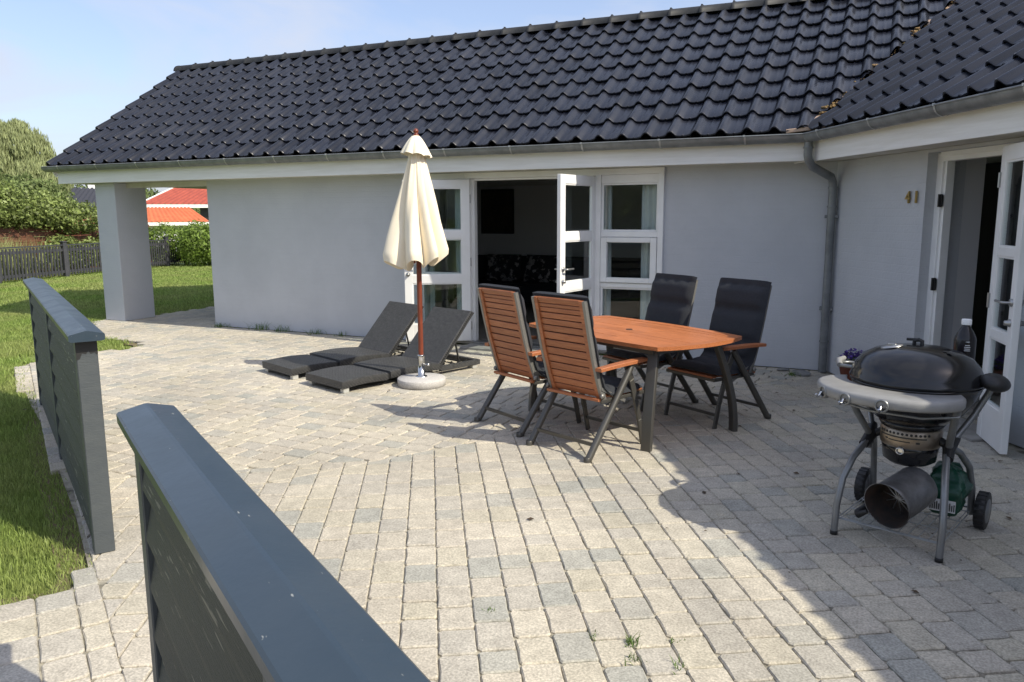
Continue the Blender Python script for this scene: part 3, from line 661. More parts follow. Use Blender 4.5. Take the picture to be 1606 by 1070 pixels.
# interiors
mb = MB(); mb.box((-8.3, 8.63, -.02), (0.0, 12.6, 0.03)); hp(mb, 'room_floor', M['floor'])
mb = MB(); mb.box((-8.32, 12.55, 0.03), (0.0, 12.598, ZS)); mb.box((-1.60, 8.632, .03), (-1.55, 12.55, ZS)); mb.box((-7.2, 8.632, .03), (-7.15, 12.55, ZS)); hp(mb, 'room_wall', M['plaster'])
mb = MB(); wprism(-0.2, 11.9, -.331, -5.0, -.02, 0.015, mb); hp(mb, 'room_floor', M['floor'])
mb = MB(); wprism(2.7, 2.78, -.332, -3.2, .015, ZS, mb); wprism(-.6, 2.9, -3.2, -3.28, .015, ZS, mb); wprism(1.30, 1.385, -2.1, -3.2, .015, ZS, mb); wprism(2.78, 11.9, -4.2, -4.28, .015, ZS, mb); wprism(-.4, 2.7, -1.7, -1.76, .015, ZS, mb); hp(mb, 'room_wall', M['hallshade'])  # shade put into the colour; last wall added to black out the doorway view
mb = MB(); wprism(1.30, 1.385, -.332, -.50, .015, ZS, mb); hp(mb, 'room_wall', M['plaster'])

# ------------------------------------------------------------------ inside things
def cushion_block(mb, c, sz, rx=0, rz=0):
    X = Matrix.Translation(c) @ Matrix.Rotation(rz, 4, 'Z') @ Matrix.Rotation(rx, 4, 'X'); n = 10; P = []
    for sgn_ in (1, -1):
        P = [[X @ Vector(((i / n - .5) * sz[0], sgn_ * sz[1] * .5 * (1 - (2 * i / n - 1) ** 4) ** .5 * (1 - (2 * j / n - 1) ** 4) ** .5 if 0 < i < n and 0 < j < n else 0, (j / n - .5) * sz[2])) for j in range(n + 1)] for i in range(n + 1)]
        mb.grid(P)
sofa = empty('sofa', (-4.6, 11.6, 0.03), label='dark sofa in the shaded living room behind the open French doors', cat='sofa')
mb = MB(); mb.box((-1.9, -.05, .12), (1.5, .75, .42), .03); mb.box((.9, -1.3, .12), (1.7, -.05, .42), .03); mb.build('seat', M['sofa'], sofa)
mb = MB(); mb.box((-1.9, .60, .42), (1.7, .85, .84), .05); mb.box((1.5, -1.3, .42), (1.75, .6, .80), .05); mb.build('backrest', M['sofa'], sofa)
for k, (x, y, rz, lb) in enumerate(((-5.78, 12.02, .1, 'patterned dark and white cushion at the left end of the sofa'), (-5.10, 12.05, -.15, 'patterned dark and white cushion at the right end of the sofa'))):
    mb = MB(); cushion_block(mb, (0, 0, .24), (.62, .2, .46), -.25, rz); o = mb.build('cushion', M['cushp']); o.location = (x, y, .44); tag(o, lb, 'cushion', 'cushions on the sofa')
pic = empty('picture', (-6.13, 12.54, 1.24), label='dark picture hanging on the living room back wall above the sofa', cat='picture')
mb = MB(); mb.box((-.32, -.03, 0), (.32, 0, .77), .004); mb.build('frame', M['dark'], pic)
mb = MB(); mb.box((-.29, -.035, .03), (.29, -.031, .74)); mb.build('canvas', M['picture'], pic)
def curtain(x0, x1, y, lb):
    mb = MB(); n = int((x1 - x0) / .012); P = []
    for z in np.linspace(.12, 1.98, 12): P.append([(x0 + (x1 - x0) * i / n, y + .022 * sin(i * .9 + .4 * sin(z * 3)) + .01 * sin(i * .37), z) for i in range(n + 1)])
    mb.grid(P); o = mb.build('curtain', M['curtain'], origin=((x0 + x1) / 2, y, .1)); o.location = ((x0 + x1) / 2, y, .1)
    sm = o.modifiers.new('thickness', 'SOLIDIFY'); sm.thickness = .003
    tag(o, lb, 'curtain', 'curtains behind the living room glass')
curtain(-2.38, -2.17, 8.475, 'white curtain gathered behind the right edge of the narrow window')
curtain(-2.83, -2.73, 8.475, 'white curtain strip between the doorway and the narrow window')

curtain(-4.72, -4.55, 8.475, 'white curtain gathered between the doorway and the window behind the open left door leaf')
curtain(-5.16, -5.02, 8.475, 'white curtain at the far left edge of the window behind the open left door leaf')
# ------------------------------------------------------------------ closed parasol
U = (-3.785, 6.10, 0)
um = empty('parasol', U, label='closed cream parasol on a red wooden pole beside the loungers', cat='parasol')
mb = MB(); mb.lathe([(0.0, 0.0), (.205, 0.0), (.222, .006), (.224, .066), (.218, .074), (.10, .076), (.05, .085), (0, .085)], 48); mb.build('base', M['granite'], um)
mb = MB(); mb.lathe([(.055, .078), (.055, .088), (.032, .09), (.031, .26), (.033, .262), (.033, .285), (.03, .29), (.026, .29)], 24); mb.tube([(.03, 0, .20), (.07, 0, .20)], .006, 8); mb.lathe([(0, 0), (.014, .0), (.014, .02), (0, .022)], 12, (.075, 0, .19)); mb.build('tube', M['chrome'], um)
mb = MB(); mb.tube([(0, 0, .08), (0, 0, 2.27)], .0235, 20); mb.build('pole', M['pole'], um)
mb = MB(); mb.lathe([(.02, 2.25), (.028, 2.262), (.022, 2.275), (.012, 2.28), (.022, 2.292), (.024, 2.303), (.015, 2.318), (.0, 2.324)], 20); mb.build('finial', M['pole'], um)
mb = MB(); nA = 144; rows = []
zt, zb = 2.20, 1.20
for i in range(40):
    t = i / 39; row = []
    for j in range(nA):
        a = 2 * pi * j / nA; fold = abs(cos(4 * a + .5 * sin(2 * a + 1.2) + .25 * sin(t * 4))) ** 0.8
        base = .035 + .225 * min(t, .95) ** 1.0 - .10 * max(0, t - .95)
        r = base * (1 + (fold - .55) * (.22 + .36 * t)) + .008 * sin(11 * a + t * 5)
        r *= 1 + .10 * cos(a + 2.2) * t
        zz = zt - (zt - zb) * t + (.10 * (1 - fold) * t ** 8) * -1 + .035 * t ** 4 * cos(a - .9)
        tw = a + .25 * t
        row.append((r * cos(tw), r * sin(tw), zz))
    rows.append(row)
mb.grid(rows, closed_u=True)
rows2 = []
for i in range(12):                       # turned-in hem
    t = i / 11; last = rows[-1]
    rows2.append([(x * (1 - .55 * t), y * (1 - .55 * t), z - .02 * sin(pi * t) + .05 * t) for x, y, z in last])
mb.grid(rows2, closed_u=True)
mb.build('canopy', M['canvas'], um)
mb = MB(); rows = []
for i in range(14):
    t = i / 13; row = []
    for j in range(nA):
        a = 2 * pi * j / nA; fold = abs(cos(4 * a + .4)) ** .9
        r = (.022 + .112 * t ** .85) * (1 + (fold - .5) * .13 * t); zz = 2.262 - .175 * t ** 1.25 + .012 * (fold - .5) * t - .02 * t * cos(a - 1)
        row.append((r * cos(a), r * sin(a), zz))
    rows.append(row)
mb.grid(rows, closed_u=True); mb.build('vent_flap', M['canvas'], um)
mb = MB()
for k in range(8):
    a = 2 * pi * k / 8 + .3; mb.beam((.03 * cos(a), .03 * sin(a), 2.1), (.15 * cos(a), .15 * sin(a), 1.14), .012, .018)
mb.lathe([(.024, 1.42), (.045, 1.42), (.045, 1.47), (.024, 1.47)], 16, closed=False); mb.build('rib', M['pole'], um)

# ------------------------------------------------------------------ sun loungers
def make_lounger():
    r = empty('sun_lounger', (0, 0, 0))
    def slab(y0, y1, zt, th, name, bow=0.012):
        mb = MB(); n = 14; P = []
        for i in range(n + 1):
            y = y0 + (y1 - y0) * i / n; z = zt(y)
            P.append([(-.30, y, z - th), (-.302, y, z - .008), (-.295, y, z - .001), (-.27, y, z), (0, y, z + .001), (.27, y, z), (.295, y, z - .001), (.302, y, z - .008), (.30, y, z - th), (0, y, z - th)])
        mb.grid(P, smooth=False, closed_u=True)
        mb.add(P[0], [tuple(range(10))]); mb.add(P[-1][::-1], [tuple(range(10))])
        return mb.build(name, M['wicker'], r)
    slab(0, .505, lambda y: .118 - .02 * (1 - y / .5) * .4 + .012 * sin(pi * y / .5), .068, 'foot_section')
    slab(.535, 1.15, lambda y: .128 + .016 * sin(pi * (y - .53) / .62) - .008 * (y - .53) / .62, .068, 'seat_section')
    mb = MB(); mb.box((-.285, .49, .058), (.285, .55, .105)); mb.build('joint', M['dark'], r)
    # raised back
    a = atan2(.49, .45); Ln = .665
    X = Matrix.Translation((0, 1.135, .105)) @ Matrix.Rotation(a, 4, 'X')
    mb = MB(); mb.box((-.30, 0, -.012), (.30, Ln, .014), .008, X); b = mb.build('backrest', M['wicker'], r)
    mb = MB(); mb.box((-.303, -.005, -.030), (-.277, Ln + .003, -.013), .003, X); mb.box((.277, -.005, -.030), (.303, Ln + .003, -.013), .003, X); mb.box((-.277, Ln - .02, -.030), (.277, Ln + .003, -.013), .003, X); mb.build('back_frame', M['dark'], b)
    mb = MB()
    for s in (-1, 1): mb.box((s * .302, 1.15, .035), (s * .262, 1.69, .088), .006)
    mb.box((-.262, 1.645, .035), (.262, 1.69, .088), .006); mb.build('frame', M['wicker'], r)
    mb = MB()
    for s in (-1, 1):
        mb.beam((s * .2, 1.16, .06), (s * .2, 1.64, .06), .018, .018)
        for k in range(4): mb.beam((s * .2, 1.26 + k * .1, .066), (s * .2, 1.285 + k * .1, .092), .016, .012)
        q = X @ Vector((s * .18, .40, -.03)); mb.beam(tuple(q), (s * .18, 1.50, .075), .014, .014)
    mb.beam((-.2, 1.50, .078), (.2, 1.50, .078), .014, .014); mb.build('ratchet_bar', M['dark'], r)
    for x, y in ((-.262, .05), (.262, .05), (-.262, 1.62), (.262, 1.62)):
        mb = MB(); mb.box((x - .028, y - .03, 0), (x + .028, y + .03, .049), .004); mb.build('leg', M['foot'], r)
    return r
lo = make_lounger()
lo.location = (-4.51, 5.584, 0); lo.rotation_euler = (0, 0, -atan2(.325, .946))
tag(lo, 'black woven sun lounger with raised back directly behind the granite parasol base', 'sun lounger', 'black wicker loungers')
l2 = copy_tree(lo); l2.location = (-5.32, 5.878, 0); l2.rotation_euler = (0, 0, -atan2(.362, .932))
tag(l2, 'black woven sun lounger nearest the blank grey wall, parasol shadow across its foot', 'sun lounger', 'black wicker loungers')

# ------------------------------------------------------------------ dining chairs
BK = [(-.10, .355), (-.155, .50), (-.205, .66), (-.245, .82), (-.275, .95), (-.295, 1.03)]
def bk(t):
    x = t * (len(BK) - 1); i = min(int(x), len(BK) - 2); f = x - i; return (BK[i][0] * (1 - f) + BK[i + 1][0] * f, BK[i][1] * (1 - f) + BK[i + 1][1] * f)
def make_chair():
    r = empty('garden_chair', (0, 0, 0))
    mb = MB(); N = 14
    for k in range(N):
        t0 = .045 + .93 * k / N; t1 = t0 + .93 / N - .009; p0 = bk(t0); p1 = bk(t1)
        mb.beam((-.188, (p0[0] + p1[0]) / 2, (p0[1] + p1[1]) / 2), (.188, (p0[0] + p1[0]) / 2, (p0[1] + p1[1]) / 2), hypot(p1[0] - p0[0], p1[1] - p0[1]), .012, up=(0, .93, .3), b=.002)
    # wooden stiles and head rail
    for s in (-1, 1):
        for k in range(10):
            p0 = bk(k / 10); p1 = bk((k + 1) / 10); mb.beam((s * .200, p0[0] - .004, p0[1]), (s * .200, p1[0] - .004, p1[1]), .028, .024, up=(0, .93, .3))
    p0 = bk(.975); mb.beam((-.188, p0[0], p0[1]), (.188, p0[0], p0[1]), .026, .022, up=(0, .93, .3), b=.003)
    mb.build('backrest', M['wood'], r)
    mb = MB(); 
    for s in (-1, 1):
        for k in range(12):
            p0 = bk(k / 12); p1 = bk((k + 1) / 12); mb.beam((s * .226, p0[0] + .002, p0[1]), (s * .226, p1[0] + .002, p1[1]), .022, .038, up=(0, .93, .3))
    mb.build('back_frame', M['alul'], r)
    mb = MB()
    for k in range(7):
        y = -.12 + k * .062; z = .388 - .02 * sin(pi * (k) / 6) + (-.012 if k == 6 else 0); mb.box((-.225, y, z), (.225, y + .053, z + .014), .002)
    mb.box((-.235, -.165, .365), (.235, -.13, .383), .003)
    mb.build('seat', M['wood'], r)
    mb = MB()
    for s in (-1, 1): mb.box((s * .226, -.14, .352), (s * .246, .30, .376), .003)
    mb.box((-.226, .28, .352), (.226, .30, .374), .003); mb.build('seat_frame', M['alu'], r)
    for s in (-1, 1):
        mb = MB(); P = []
        for k in range(9):
            t = k / 8; y = -.205 + .47 * t; wdt = .026 + .004 * sin(pi * t); z = .598 - .012 * (1 - t) + .006 * sin(pi * t); x = s * (.268 + .006 * sin(pi * t))
            P.append([(x - wdt, y, z - .011), (x - wdt, y, z + .008), (x - wdt + .004, y, z + .012), (x + wdt - .004, y, z + .012), (x + wdt, y, z + .008), (x + wdt, y, z - .011)])
        mb.grid(P, smooth=False, closed_u=True); mb.add(P[0], [tuple(range(6))]); mb.add(P[-1][::-1], [tuple(range(6))]); mb.build('armrest', M['wood'], r)
    for s in (-1, 1):
        mb = MB(); mb.tube([(s * .262, .13, .575), (s * .266, .10, .53), (s * .266, -.29, .012)], .0235, 12, flat=1.0); mb.lathe([(.0235, 0), (.024, .03), (.022, .032)], 12, (s * .266, -.300, 0), closed=True); mb.build('leg', M['alu'], r)
        mb = MB(); pts = [(s * .25, .10, .578), (s * .25, .15, .47), (s * .25, .20, .33), (s * .25, .245, .18), (s * .25, .285, .0)]
        for k in range(4): mb.beam(pts[k], pts[k + 1], .016, .050 - .004 * k, up=(0, 1, .3), b=.003)
        mb.build('leg', M['alu'], r)
    mb = MB(); mb.beam((-.26, -.235, .10), (.26, -.235, .10), .014, .022); mb.beam((-.25, .262, .10), (.25, .262, .10), .014, .022)
    mb.build('stretcher', M['alu'], r)
    mb = MB()
    for s in (-1, 1): mb.beam((s * .236, -.14, .45), (s * .236, .10, .335), .012, .02); mb.lathe([(0, 0), (.018, .0), (.018, .012), (0, .014)], 12, X=Matrix.Translation((s * .24, -.135, .40)) @ Matrix.Rotation(s * pi / 2, 4, 'Y'))
    mb.build('recliner_bracket', M['alul'], r)
    return r
def cushion_mesh():
    path = []; nseat, nback = 14, 26
    for k in range(nseat + 1): t = k / nseat; path.append((.275 - .335 * t, .402 - .012 * sin(pi * t)))
    for k in range(1, nback + 1):
        t = .10 + .90 * k / nback; y, z = bk(min(t, 1)); path.append((y + .016, z + .002))
    path += [(-.288, 1.052)]
    pts = [Vector((0, a, b)) for a, b in path]; n = len(pts); W = 18; ups = []; top = []; bot = []
    s = 0; S_ = [0]
    for i in range(1, n): s += (pts[i] - pts[i - 1]).length; S_.append(s)
    tufts = [.0, .20, .37, .56, .80, 1.0, s]
    for i in range(n):
        t = (pts[min(i + 1, n - 1)] - pts[max(i - 1, 0)]).normalized(); nr = Vector((0, t.z, -t.y)) * -1
        if i < nseat: nr = Vector((0, 0, 1))
        elif i == nseat: nr = Vector((0, .6, .8))
        else: nr = Vector((0, abs(nr.y), abs(nr.z)))
        d = min(abs(S_[i] - q) for q in tufts); pf = min(1, d / .06) ** .5
        rt, rb = [], []
        for j in range(W + 1):
            u = j / W; x = (u - .5) * .50; e = max(0, 1 - abs(2 * u - 1) ** 7) ** .5
            dimple = 0
            if d < .03: dimple = .010 * max(0, 1 - abs((u * 4) % 1 - .5) * 2.5)
            th = (.018 + .036 * pf) * e - dimple * e + .003 * noise.noise((u * 7, S_[i] * 9, 2.0))
            if i > n - 3: th = .026 * e
            sag = Vector((.006 * noise.noise((S_[i] * 6, 1, j * .01)), 0, 0))
            base = Vector((x, pts[i].y, pts[i].z)) + sag
            rt.append(tuple(base + nr * th)); rb.append(tuple(base + nr * -.002 * e))
        top.append(rt); bot.append(rb)
    mb = MB(); mb.grid(top); mb.grid(bot)
    # close the ends and sides
    for row_t, row_b in ((top[0], bot[0]), (top[-1], bot[-1])): mb.grid([row_b, row_t])
    mb.grid([[r_[0] for r_ in bot], [r_[0] for r_ in top]]); mb.grid([[r_[-1] for r_ in bot], [r_[-1] for r_ in top]])
    return mb
chair = make_chair(); cush = cushion_mesh().build('chair_cushion', M['cush'])
spots = [  # x, y, facing vector, labels
    (-1.735, 4.93, (.38, .925), 'slatted orange wood garden chair nearest the camera with its back turned', 'charcoal cushion on the nearest chair, a strip of it showing past the slats'),
    (-2.335, 5.30, (.47, .883), 'slatted orange wood garden chair with its back turned, nearest the parasol', 'charcoal cushion on the slatted chair nearest the parasol'),
    (-1.70, 6.34, (-.55, -.835), 'garden chair with charcoal cushion standing in front of the narrow window', 'charcoal cushion with sunlit right edge on the chair in front of the narrow window'),
    (-1.08, 6.05, (-.52, -.855), 'garden chair with charcoal cushion in front of the blank grey wall', 'charcoal cushion on the chair in front of the blank grey wall')]
for i, (x, y, f, lb, lc) in enumerate(spots):
    c = chair if i == 0 else copy_tree(chair); q = cush if i == 0 else copy_tree(cush)
    rz = -atan2(f[0], f[1])
    for o in (c, q): o.location = (x, y, 0); o.rotation_euler = (0, 0, rz)
    tag(c, lb, 'garden chair', 'garden chairs around the table'); tag(q, lc, 'chair cushion', 'cushions on the garden chairs')

# ------------------------------------------------------------------ table
TZ = .708
tb = empty('garden_table', (-1.668, 5.653, 0), -radians(30.5), 'boat shaped orange wood garden table with dark metal legs', 'table')
HL, HW = .80, .47
def outline(ins=0.0):
    P = []; a, b = HL - ins, HW - ins; bx, by = .085, .055
    for k in range(13): t = -1 + 2 * k / 12; P.append((t * (a - bx), -b + by * t * t))
    for k in range(1, 10): t = -1 + 2 * k / 10; P.append((a - bx * t * t, t * (b - by)))
    for k in range(13): t = 1 - 2 * k / 12; P.append((t * (a - bx), b - by * t * t))
    for k in range(1, 10): t = 1 - 2 * k / 10; P.append((-a + bx * t * t, t * (b - by)))
    return P
mb = MB(); O = outline(); I = outline(.078); n = len(O)
segs = [list(range(0, 13)), list(range(12, 23)), list(range(22, 35)), list(range(34, 44 + 1))]
for sg in segs:
    sg = [i % n for i in sg]
    poly = [O[i] for i in sg] + [I[i] for i in reversed(sg)]
    m_ = len(poly); mb.add([(x, y, TZ - .026) for x, y in poly] + [(x, y, TZ) for x, y in poly], [tuple(range(m_))[::-1], tuple(range(m_, 2 * m_))] + [(i, (i + 1) % m_, m_ + (i + 1) % m_, m_ + i) for i in range(m_)])
I2 = outline(.0805); npl = 8; pwid = 2 * (HW - .08) / npl
for k in range(npl):
    y0 = -(HW - .08) + k * pwid + .0012; y1 = y0 + pwid - .0024
    poly = clip(clip(I2, (0, y0), (0, 1)), (0, y1), (0, -1))
    for half in (0, 1, 2):     # butterfly leaf seam near the middle
        xs = ((-2, -.19), (-.188, .188), (.19, 2))[half]
        pp = clip(clip(poly, (xs[0], 0), (1, 0)), (xs[1], 0), (-1, 0))
        if len(pp) > 2: mb.prism(pp, TZ - .022, TZ - .002 + random.uniform(-.0006, .0006))
mb.build('tabletop', M['woodt'], tb)
mb = MB(); mb.lathe([(.0, TZ + .0005), (.022, TZ + .0005), (.024, TZ + .002), (.026, TZ - .001)], 16); mb.build('parasol_hole', M['dark'], tb)
mb = MB()
for s in (-1, 1): mb.box((-.60, s * .33 - .012, TZ - .075), (.60, s * .33 + .012, TZ - .028)); mb.box((s * .60 - .012, -.318, TZ - .075), (s * .60 + .012, .318, TZ - .028))
mb.build('frame', M['alu'], tb)
for sx in (-1, 1):
    for sy in (-1, 1):
        mb = MB(); P = []
        for k in range(11):
            t = k / 10; z = (TZ - .028) * (1 - t); x = sx * (.57 + .085 * sin(t * pi * .55)); y = sy * (.30 + .135 * sin(t * pi * .5) ** 1.0)
            d = Vector((sx * .35, sy * .93, 0)).normalized(); e = Vector((-d.y, d.x, 0)); c = Vector((x, y, z)); hw = .036; ht = .019
            P.append([tuple(c + e * a + d * b) for a, b in ((-hw, -ht + .004), (-hw + .004, -ht), (hw - .004, -ht), (hw, -ht + .004), (hw, ht - .004), (hw - .004, ht), (-hw + .004, ht), (-hw, ht - .004))])
        mb.grid(P, smooth=False, closed_u=True); mb.add(P[-1], [tuple(range(8))]); mb.build('leg', M['alu'], tb)

# ------------------------------------------------------------------ kettle grill
GR = empty('kettle_grill', (.20, 4.20, 0), -radians(17.2), 'black kettle charcoal grill with pale grey crescent tray on curved tube legs', 'grill')
bz = .755
mb = MB(); mb.lathe([(.0, .535), (.08, .54), (.16, .57), (.225, .625), (.265, .69), (.284, .74), (.286, .752), (.292, .755), (.292, .762), (.284, .764)], 56); mb.build('bowl', M['enamel'], GR)
lid = MB(); lid.lathe([(.290, .764), (.293, .768), (.297, .776), (.292, .782), (.288, .805), (.272, .842), (.240, .878), (.19, .906), (.12, .924), (.05, .931), (0, .932)], 56); lid = lid.build('lid', M['enamel'], GR)
mb = MB(); mb.lathe([(.05, 0), (.048, .006), (.0, .008)], 24, X=Matrix.Translation((-.10, -.06, .921)) @ Matrix.Rotation(-.20, 4, 'Y')); mb.box((-.02, -.006, .008), (.02, .006, .016), .002, Matrix.Translation((-.10, -.06, .921))); mb.build('vent', M['steel'], lid)
mb = MB(); mb.tube([(-.03, .05, .922), (-.03, .05, .946), (-.01, .05, .952), (.005, .05, .946), (.005, .05, .922)], .010, 10); mb.tube([(-.065, .05, .950), (-.02, .05, .952)], .007, 8); mb.build('handle', M['plastic'], lid)
mb = MB()
for k in range(4): mb.lathe([(.014, 0), (.0, .001)], 12, (.10 + .028 * k - .03, -.02 - .012 * k, .9275 - .003 * k))
mb.build('vent_hole', M['dark'], lid)
# side handle flaps
mb = MB(); P = []
for i in range(13):
    th = pi * i / 12; P.append([(.335 + .062 * cos(th), .085 * sin(th) * cos(q), .795 + .040 * sin(th) * sin(q) - .15 * (.062 * cos(th))) for q in np.linspace(0, 2 * pi, 20, endpoint=False)])
mb.grid(P, closed_u=True); mb.build('side_handle', M['plastic'], GR)
mb = MB(); mb.tube([(-.27, -.06, .80), (-.335, -.055, .80), (-.355, 0, .805), (-.335, .055, .80), (-.27, .06, .80)], .009, 8); mb.build('side_handle', M['gtube'], GR)
mb = MB(); mb.tube([(-.345, -.05, .80), (-.365, -.01, .815), (-.36, .05, .82)], [.014, .017, .013], 10); mb.build('handle_grip', M['shelf'], GR)
# crescent tray
mb = MB(); n = 40; rows = []
def cres(a):       # angle around the kettle, front is -90 deg
    t = (a - radians(-103)) / radians(65); inner = .305; outer = inner + .185 * max(0, 1 - abs(t) ** 2.6) ** .55 + .004
    return inner, outer
for i in range(n + 1):
    a = radians(-103) + radians(65) * (2 * i / n - 1) * .999; ri, ro = cres(a); c_, s_ = cos(a), sin(a); m_ = min(.012, (ro - ri) * .4)
    sec = [(ri, .742), (ri, .752), (ri + m_ * .5, .757), (ro - m_ * 1.6, .757), (ro - m_ * .4, .752), (ro, .738), (ro - m_ * .2, .715), (ro - m_ * .8, .706), (ro - m_ * 1.5, .712), (ri + m_, .735)]
    rows.append([(r_ * c_ * 1.0, r_ * s_, z_) for r_, z_ in sec])
mb.grid(rows, closed_u=True); tray = mb.build('tray', M['shelf'], GR)
for a in (-128, -110, -90):
    a = radians(a); ri, ro = cres(a); X = Matrix.Translation((ro * cos(a), ro * sin(a), .722)) @ Matrix.Rotation(a, 4, 'Z') @ Matrix.Rotation(pi / 2, 4, 'Y')
    mb = MB(); mb.lathe([(.030, -.02), (.030, .004), (.024, .008), (.022, .0)], 20, X=X); mb.build('hook_collar', M['gtube'], tray)
    mb = MB(); mb.tube([X @ Vector((0, 0, .0)), X @ Vector((0, 0, .012)), X @ Vector((.014, 0, .018)), X @ Vector((.02, 0, .03)), X @ Vector((.008, 0, .036))], .0055, 8); mb.build('tool_hook', M['chrome'], tray)
# support wire under the tray, legs
mb = MB(); mb.tube([(-.30, -.20, .672), (-.26, -.27, .665), (-.10, -.33, .655), (.12, -.31, .650), (.25, -.22, .66)], .007, 8); mb.build('tray_rail', M['gtube'], GR)
for s in (-1, 1):
    mb = MB(); mb.tube([(s * .235, -.30, .012), (s * .235, -.285, .15), (s * .225, -.25, .28), (s * .205, -.18, .375), (s * .182, -.08, .435), (s * .18, -.04, .45)], .0165, 12); lg = mb.build('leg', M['gtube'], GR)
    mb = MB(); mb.lathe([(.0, 0), (.018, 0), (.018, .02), (.0165, .021)], 12, (s * .235, -.301, 0)); mb.build('foot', M['plastic'], lg)
    mb = MB(); mb.tube([(s * .235, .27, .06), (s * .235, .25, .2), (s * .225, .20, .32), (s * .20, .10, .41), (s * .18, .02, .45)], .0165, 12); mb.build('leg', M['gtube'], GR)
    mb = MB(); mb.tube([(s * .178, -.02, .42), (s * .185, -.06, .49), (s * .215, -.15, .60), (s * .24, -.21, .70)], .0165, 12); mb.build('upright', M['gtube'], GR)
    mb = MB(); mb.tube([(s * .178, -.05, .40), (s * .19, .02, .50), (s * .24, .10, .60), (s * .29, .14, .72), (s * .30, .14, .77)], .0150, 12); mb.build('upright', M['gtube'], GR)
    mb = MB(); mb.tube([(s * .19, -.09, .42), (s * .178, -.03, .46), (s * .19, .035, .50)], [.024, .030, .022], 10); mb.tube([(s * .178, -.02, .46), (s * .10, 0, .50)], .02, 10); mb.build('leg_joint', M['plastic'], GR)
    # wheel
    X = Matrix.Translation((s * .285, .27, .092)) @ Matrix.Rotation(pi / 2, 4, 'Y')
    mb = MB(); mb.lathe([(.06, -.024), (.086, -.024), (.092, -.018), (.092, .018), (.086, .024), (.06, .024)], 40, X=X)
    for k in range(20):
        a = 2 * pi * k / 20; mb.box((-.006, -.022, .086), (.006, .022, .0945), .001, Matrix.Translation((s * .285, .27, .092)) @ Matrix.Rotation(a, 4, 'X') @ Matrix.Rotation(pi / 2, 4, 'Z'))
    wh = mb.build('wheel', M['plastic'], GR)
    mb = MB(); mb.lathe([(.0, -.030), (.060, -.026), (.064, -.020), (.064, .020), (.060, .026), (.0, .030)], 30, X=X); mb.build('hubcap', M['gtube'], wh)
mb = MB(); mb.tube([(-.28, .27, .092), (.28, .27, .092)], .006, 8); mb.build('axle', M['steel'], GR)
# ash catcher
mb = MB(); mb.lathe([(.0, .345), (.09, .35), (.118, .37), (.126, .42), (.130, .455), (.128, .456), (.122, .43)], 40); mb.build('ash_catcher', M['enamel'], GR)
mb = MB(); mb.lathe([(.132, .445), (.137, .455), (.139, .53), (.134, .535)], 48); vp = mb.build('vent_plate', M['plate'], GR)
mb = MB(); mb.lathe([(.128, .535), (.14, .54), (.15, .56), (.12, .57)], 40); mb.build('collar', M['enamel'], GR)
mb = MB()
for k in range(13):
    a = radians(-140 + k * 8.2); X = Matrix.Translation((.1392 * cos(a), .1392 * sin(a), .517)) @ Matrix.Rotation(a, 4, 'Z') @ Matrix.Rotation(pi / 2, 4, 'Y'); mb.lathe([(.0062, -.002), (.0062, .001), (0, .001)], 12, X=X)
pts = [(.1395 * cos(radians(a)), .1395 * sin(radians(a)), .500) for a in range(-142, -44, 6)]
for i in range(len(pts) - 1): mb.beam(pts[i], pts[i + 1], .003, .006)
pts = [(.1395 * cos(radians(a)), .1395 * sin(radians(a)), .481) for a in range(-118, -74, 6)]
for i in range(len(pts) - 1): mb.beam(pts[i], pts[i + 1], .003, .004)
a = radians(-124); mb.box((-.002, -.006, -.003), (.002, .006, .003), 0, Matrix.Translation((.139 * cos(a), .139 * sin(a), .484)) @ Matrix.Rotation(a, 4, 'Z'))
a = radians(-62); mb.box((-.002, -.008, -.004), (.002, .008, .004), 0, Matrix.Translation((.139 * cos(a), .139 * sin(a), .48)) @ Matrix.Rotation(a, 4, 'Z'))
mb.build('vent_slot', M['dark'], vp)
mb = MB(); a = radians(-92); c = Vector((.142 * cos(a), .142 * sin(a), .435)); mb.tube([c + Vector((.017 * cos(q), -.006, .015 * sin(q))) for q in np.linspace(0, 2 * pi, 17)], .0035, 6); mb.box((-.012, -.004, -.03), (.012, .004, 0), .002, Matrix.Translation(c + Vector((0, .006, .02)))); mb.build('latch', M['chrome'], GR)
# bottom wire rack
mb = MB(); rz_ = .075
for y in (-.27, -.255): mb.tube([(-.235, y, rz_), (.235, y, rz_ - .004)], .003, 6)
for k in range(11):
    x = -.22 + .044 * k; mb.tube([(x, -.26, rz_), (x, .25, rz_), (x, .27, rz_ + .02)], .0022, 6)
for y in (-.09, .08, .25): mb.tube([(-.235, y, rz_), (.235, y, rz_)], .003, 6)
for s in (-1, 1): mb.tube([(s * .235, -.27, rz_), (s * .235, .25, rz_)], .003, 6)
mb.build('wire_rack', M['zincl'], GR)
# rear shelf for the bottle
mb = MB(); mb.box((.02, .315, .727), (.26, .46, .740), .004); mb.beam((.05, .32, .720), (.04, .22, .66), .012, .012); mb.beam((.23, .32, .720), (.20, .18, .66), .012, .012); mb.build('rear_shelf', M['plastic'], GR)
g_rot = Matrix.Translation((.20, 4.20, 0)) @ Matrix.Rotation(-radians(17.2), 4, 'Z')
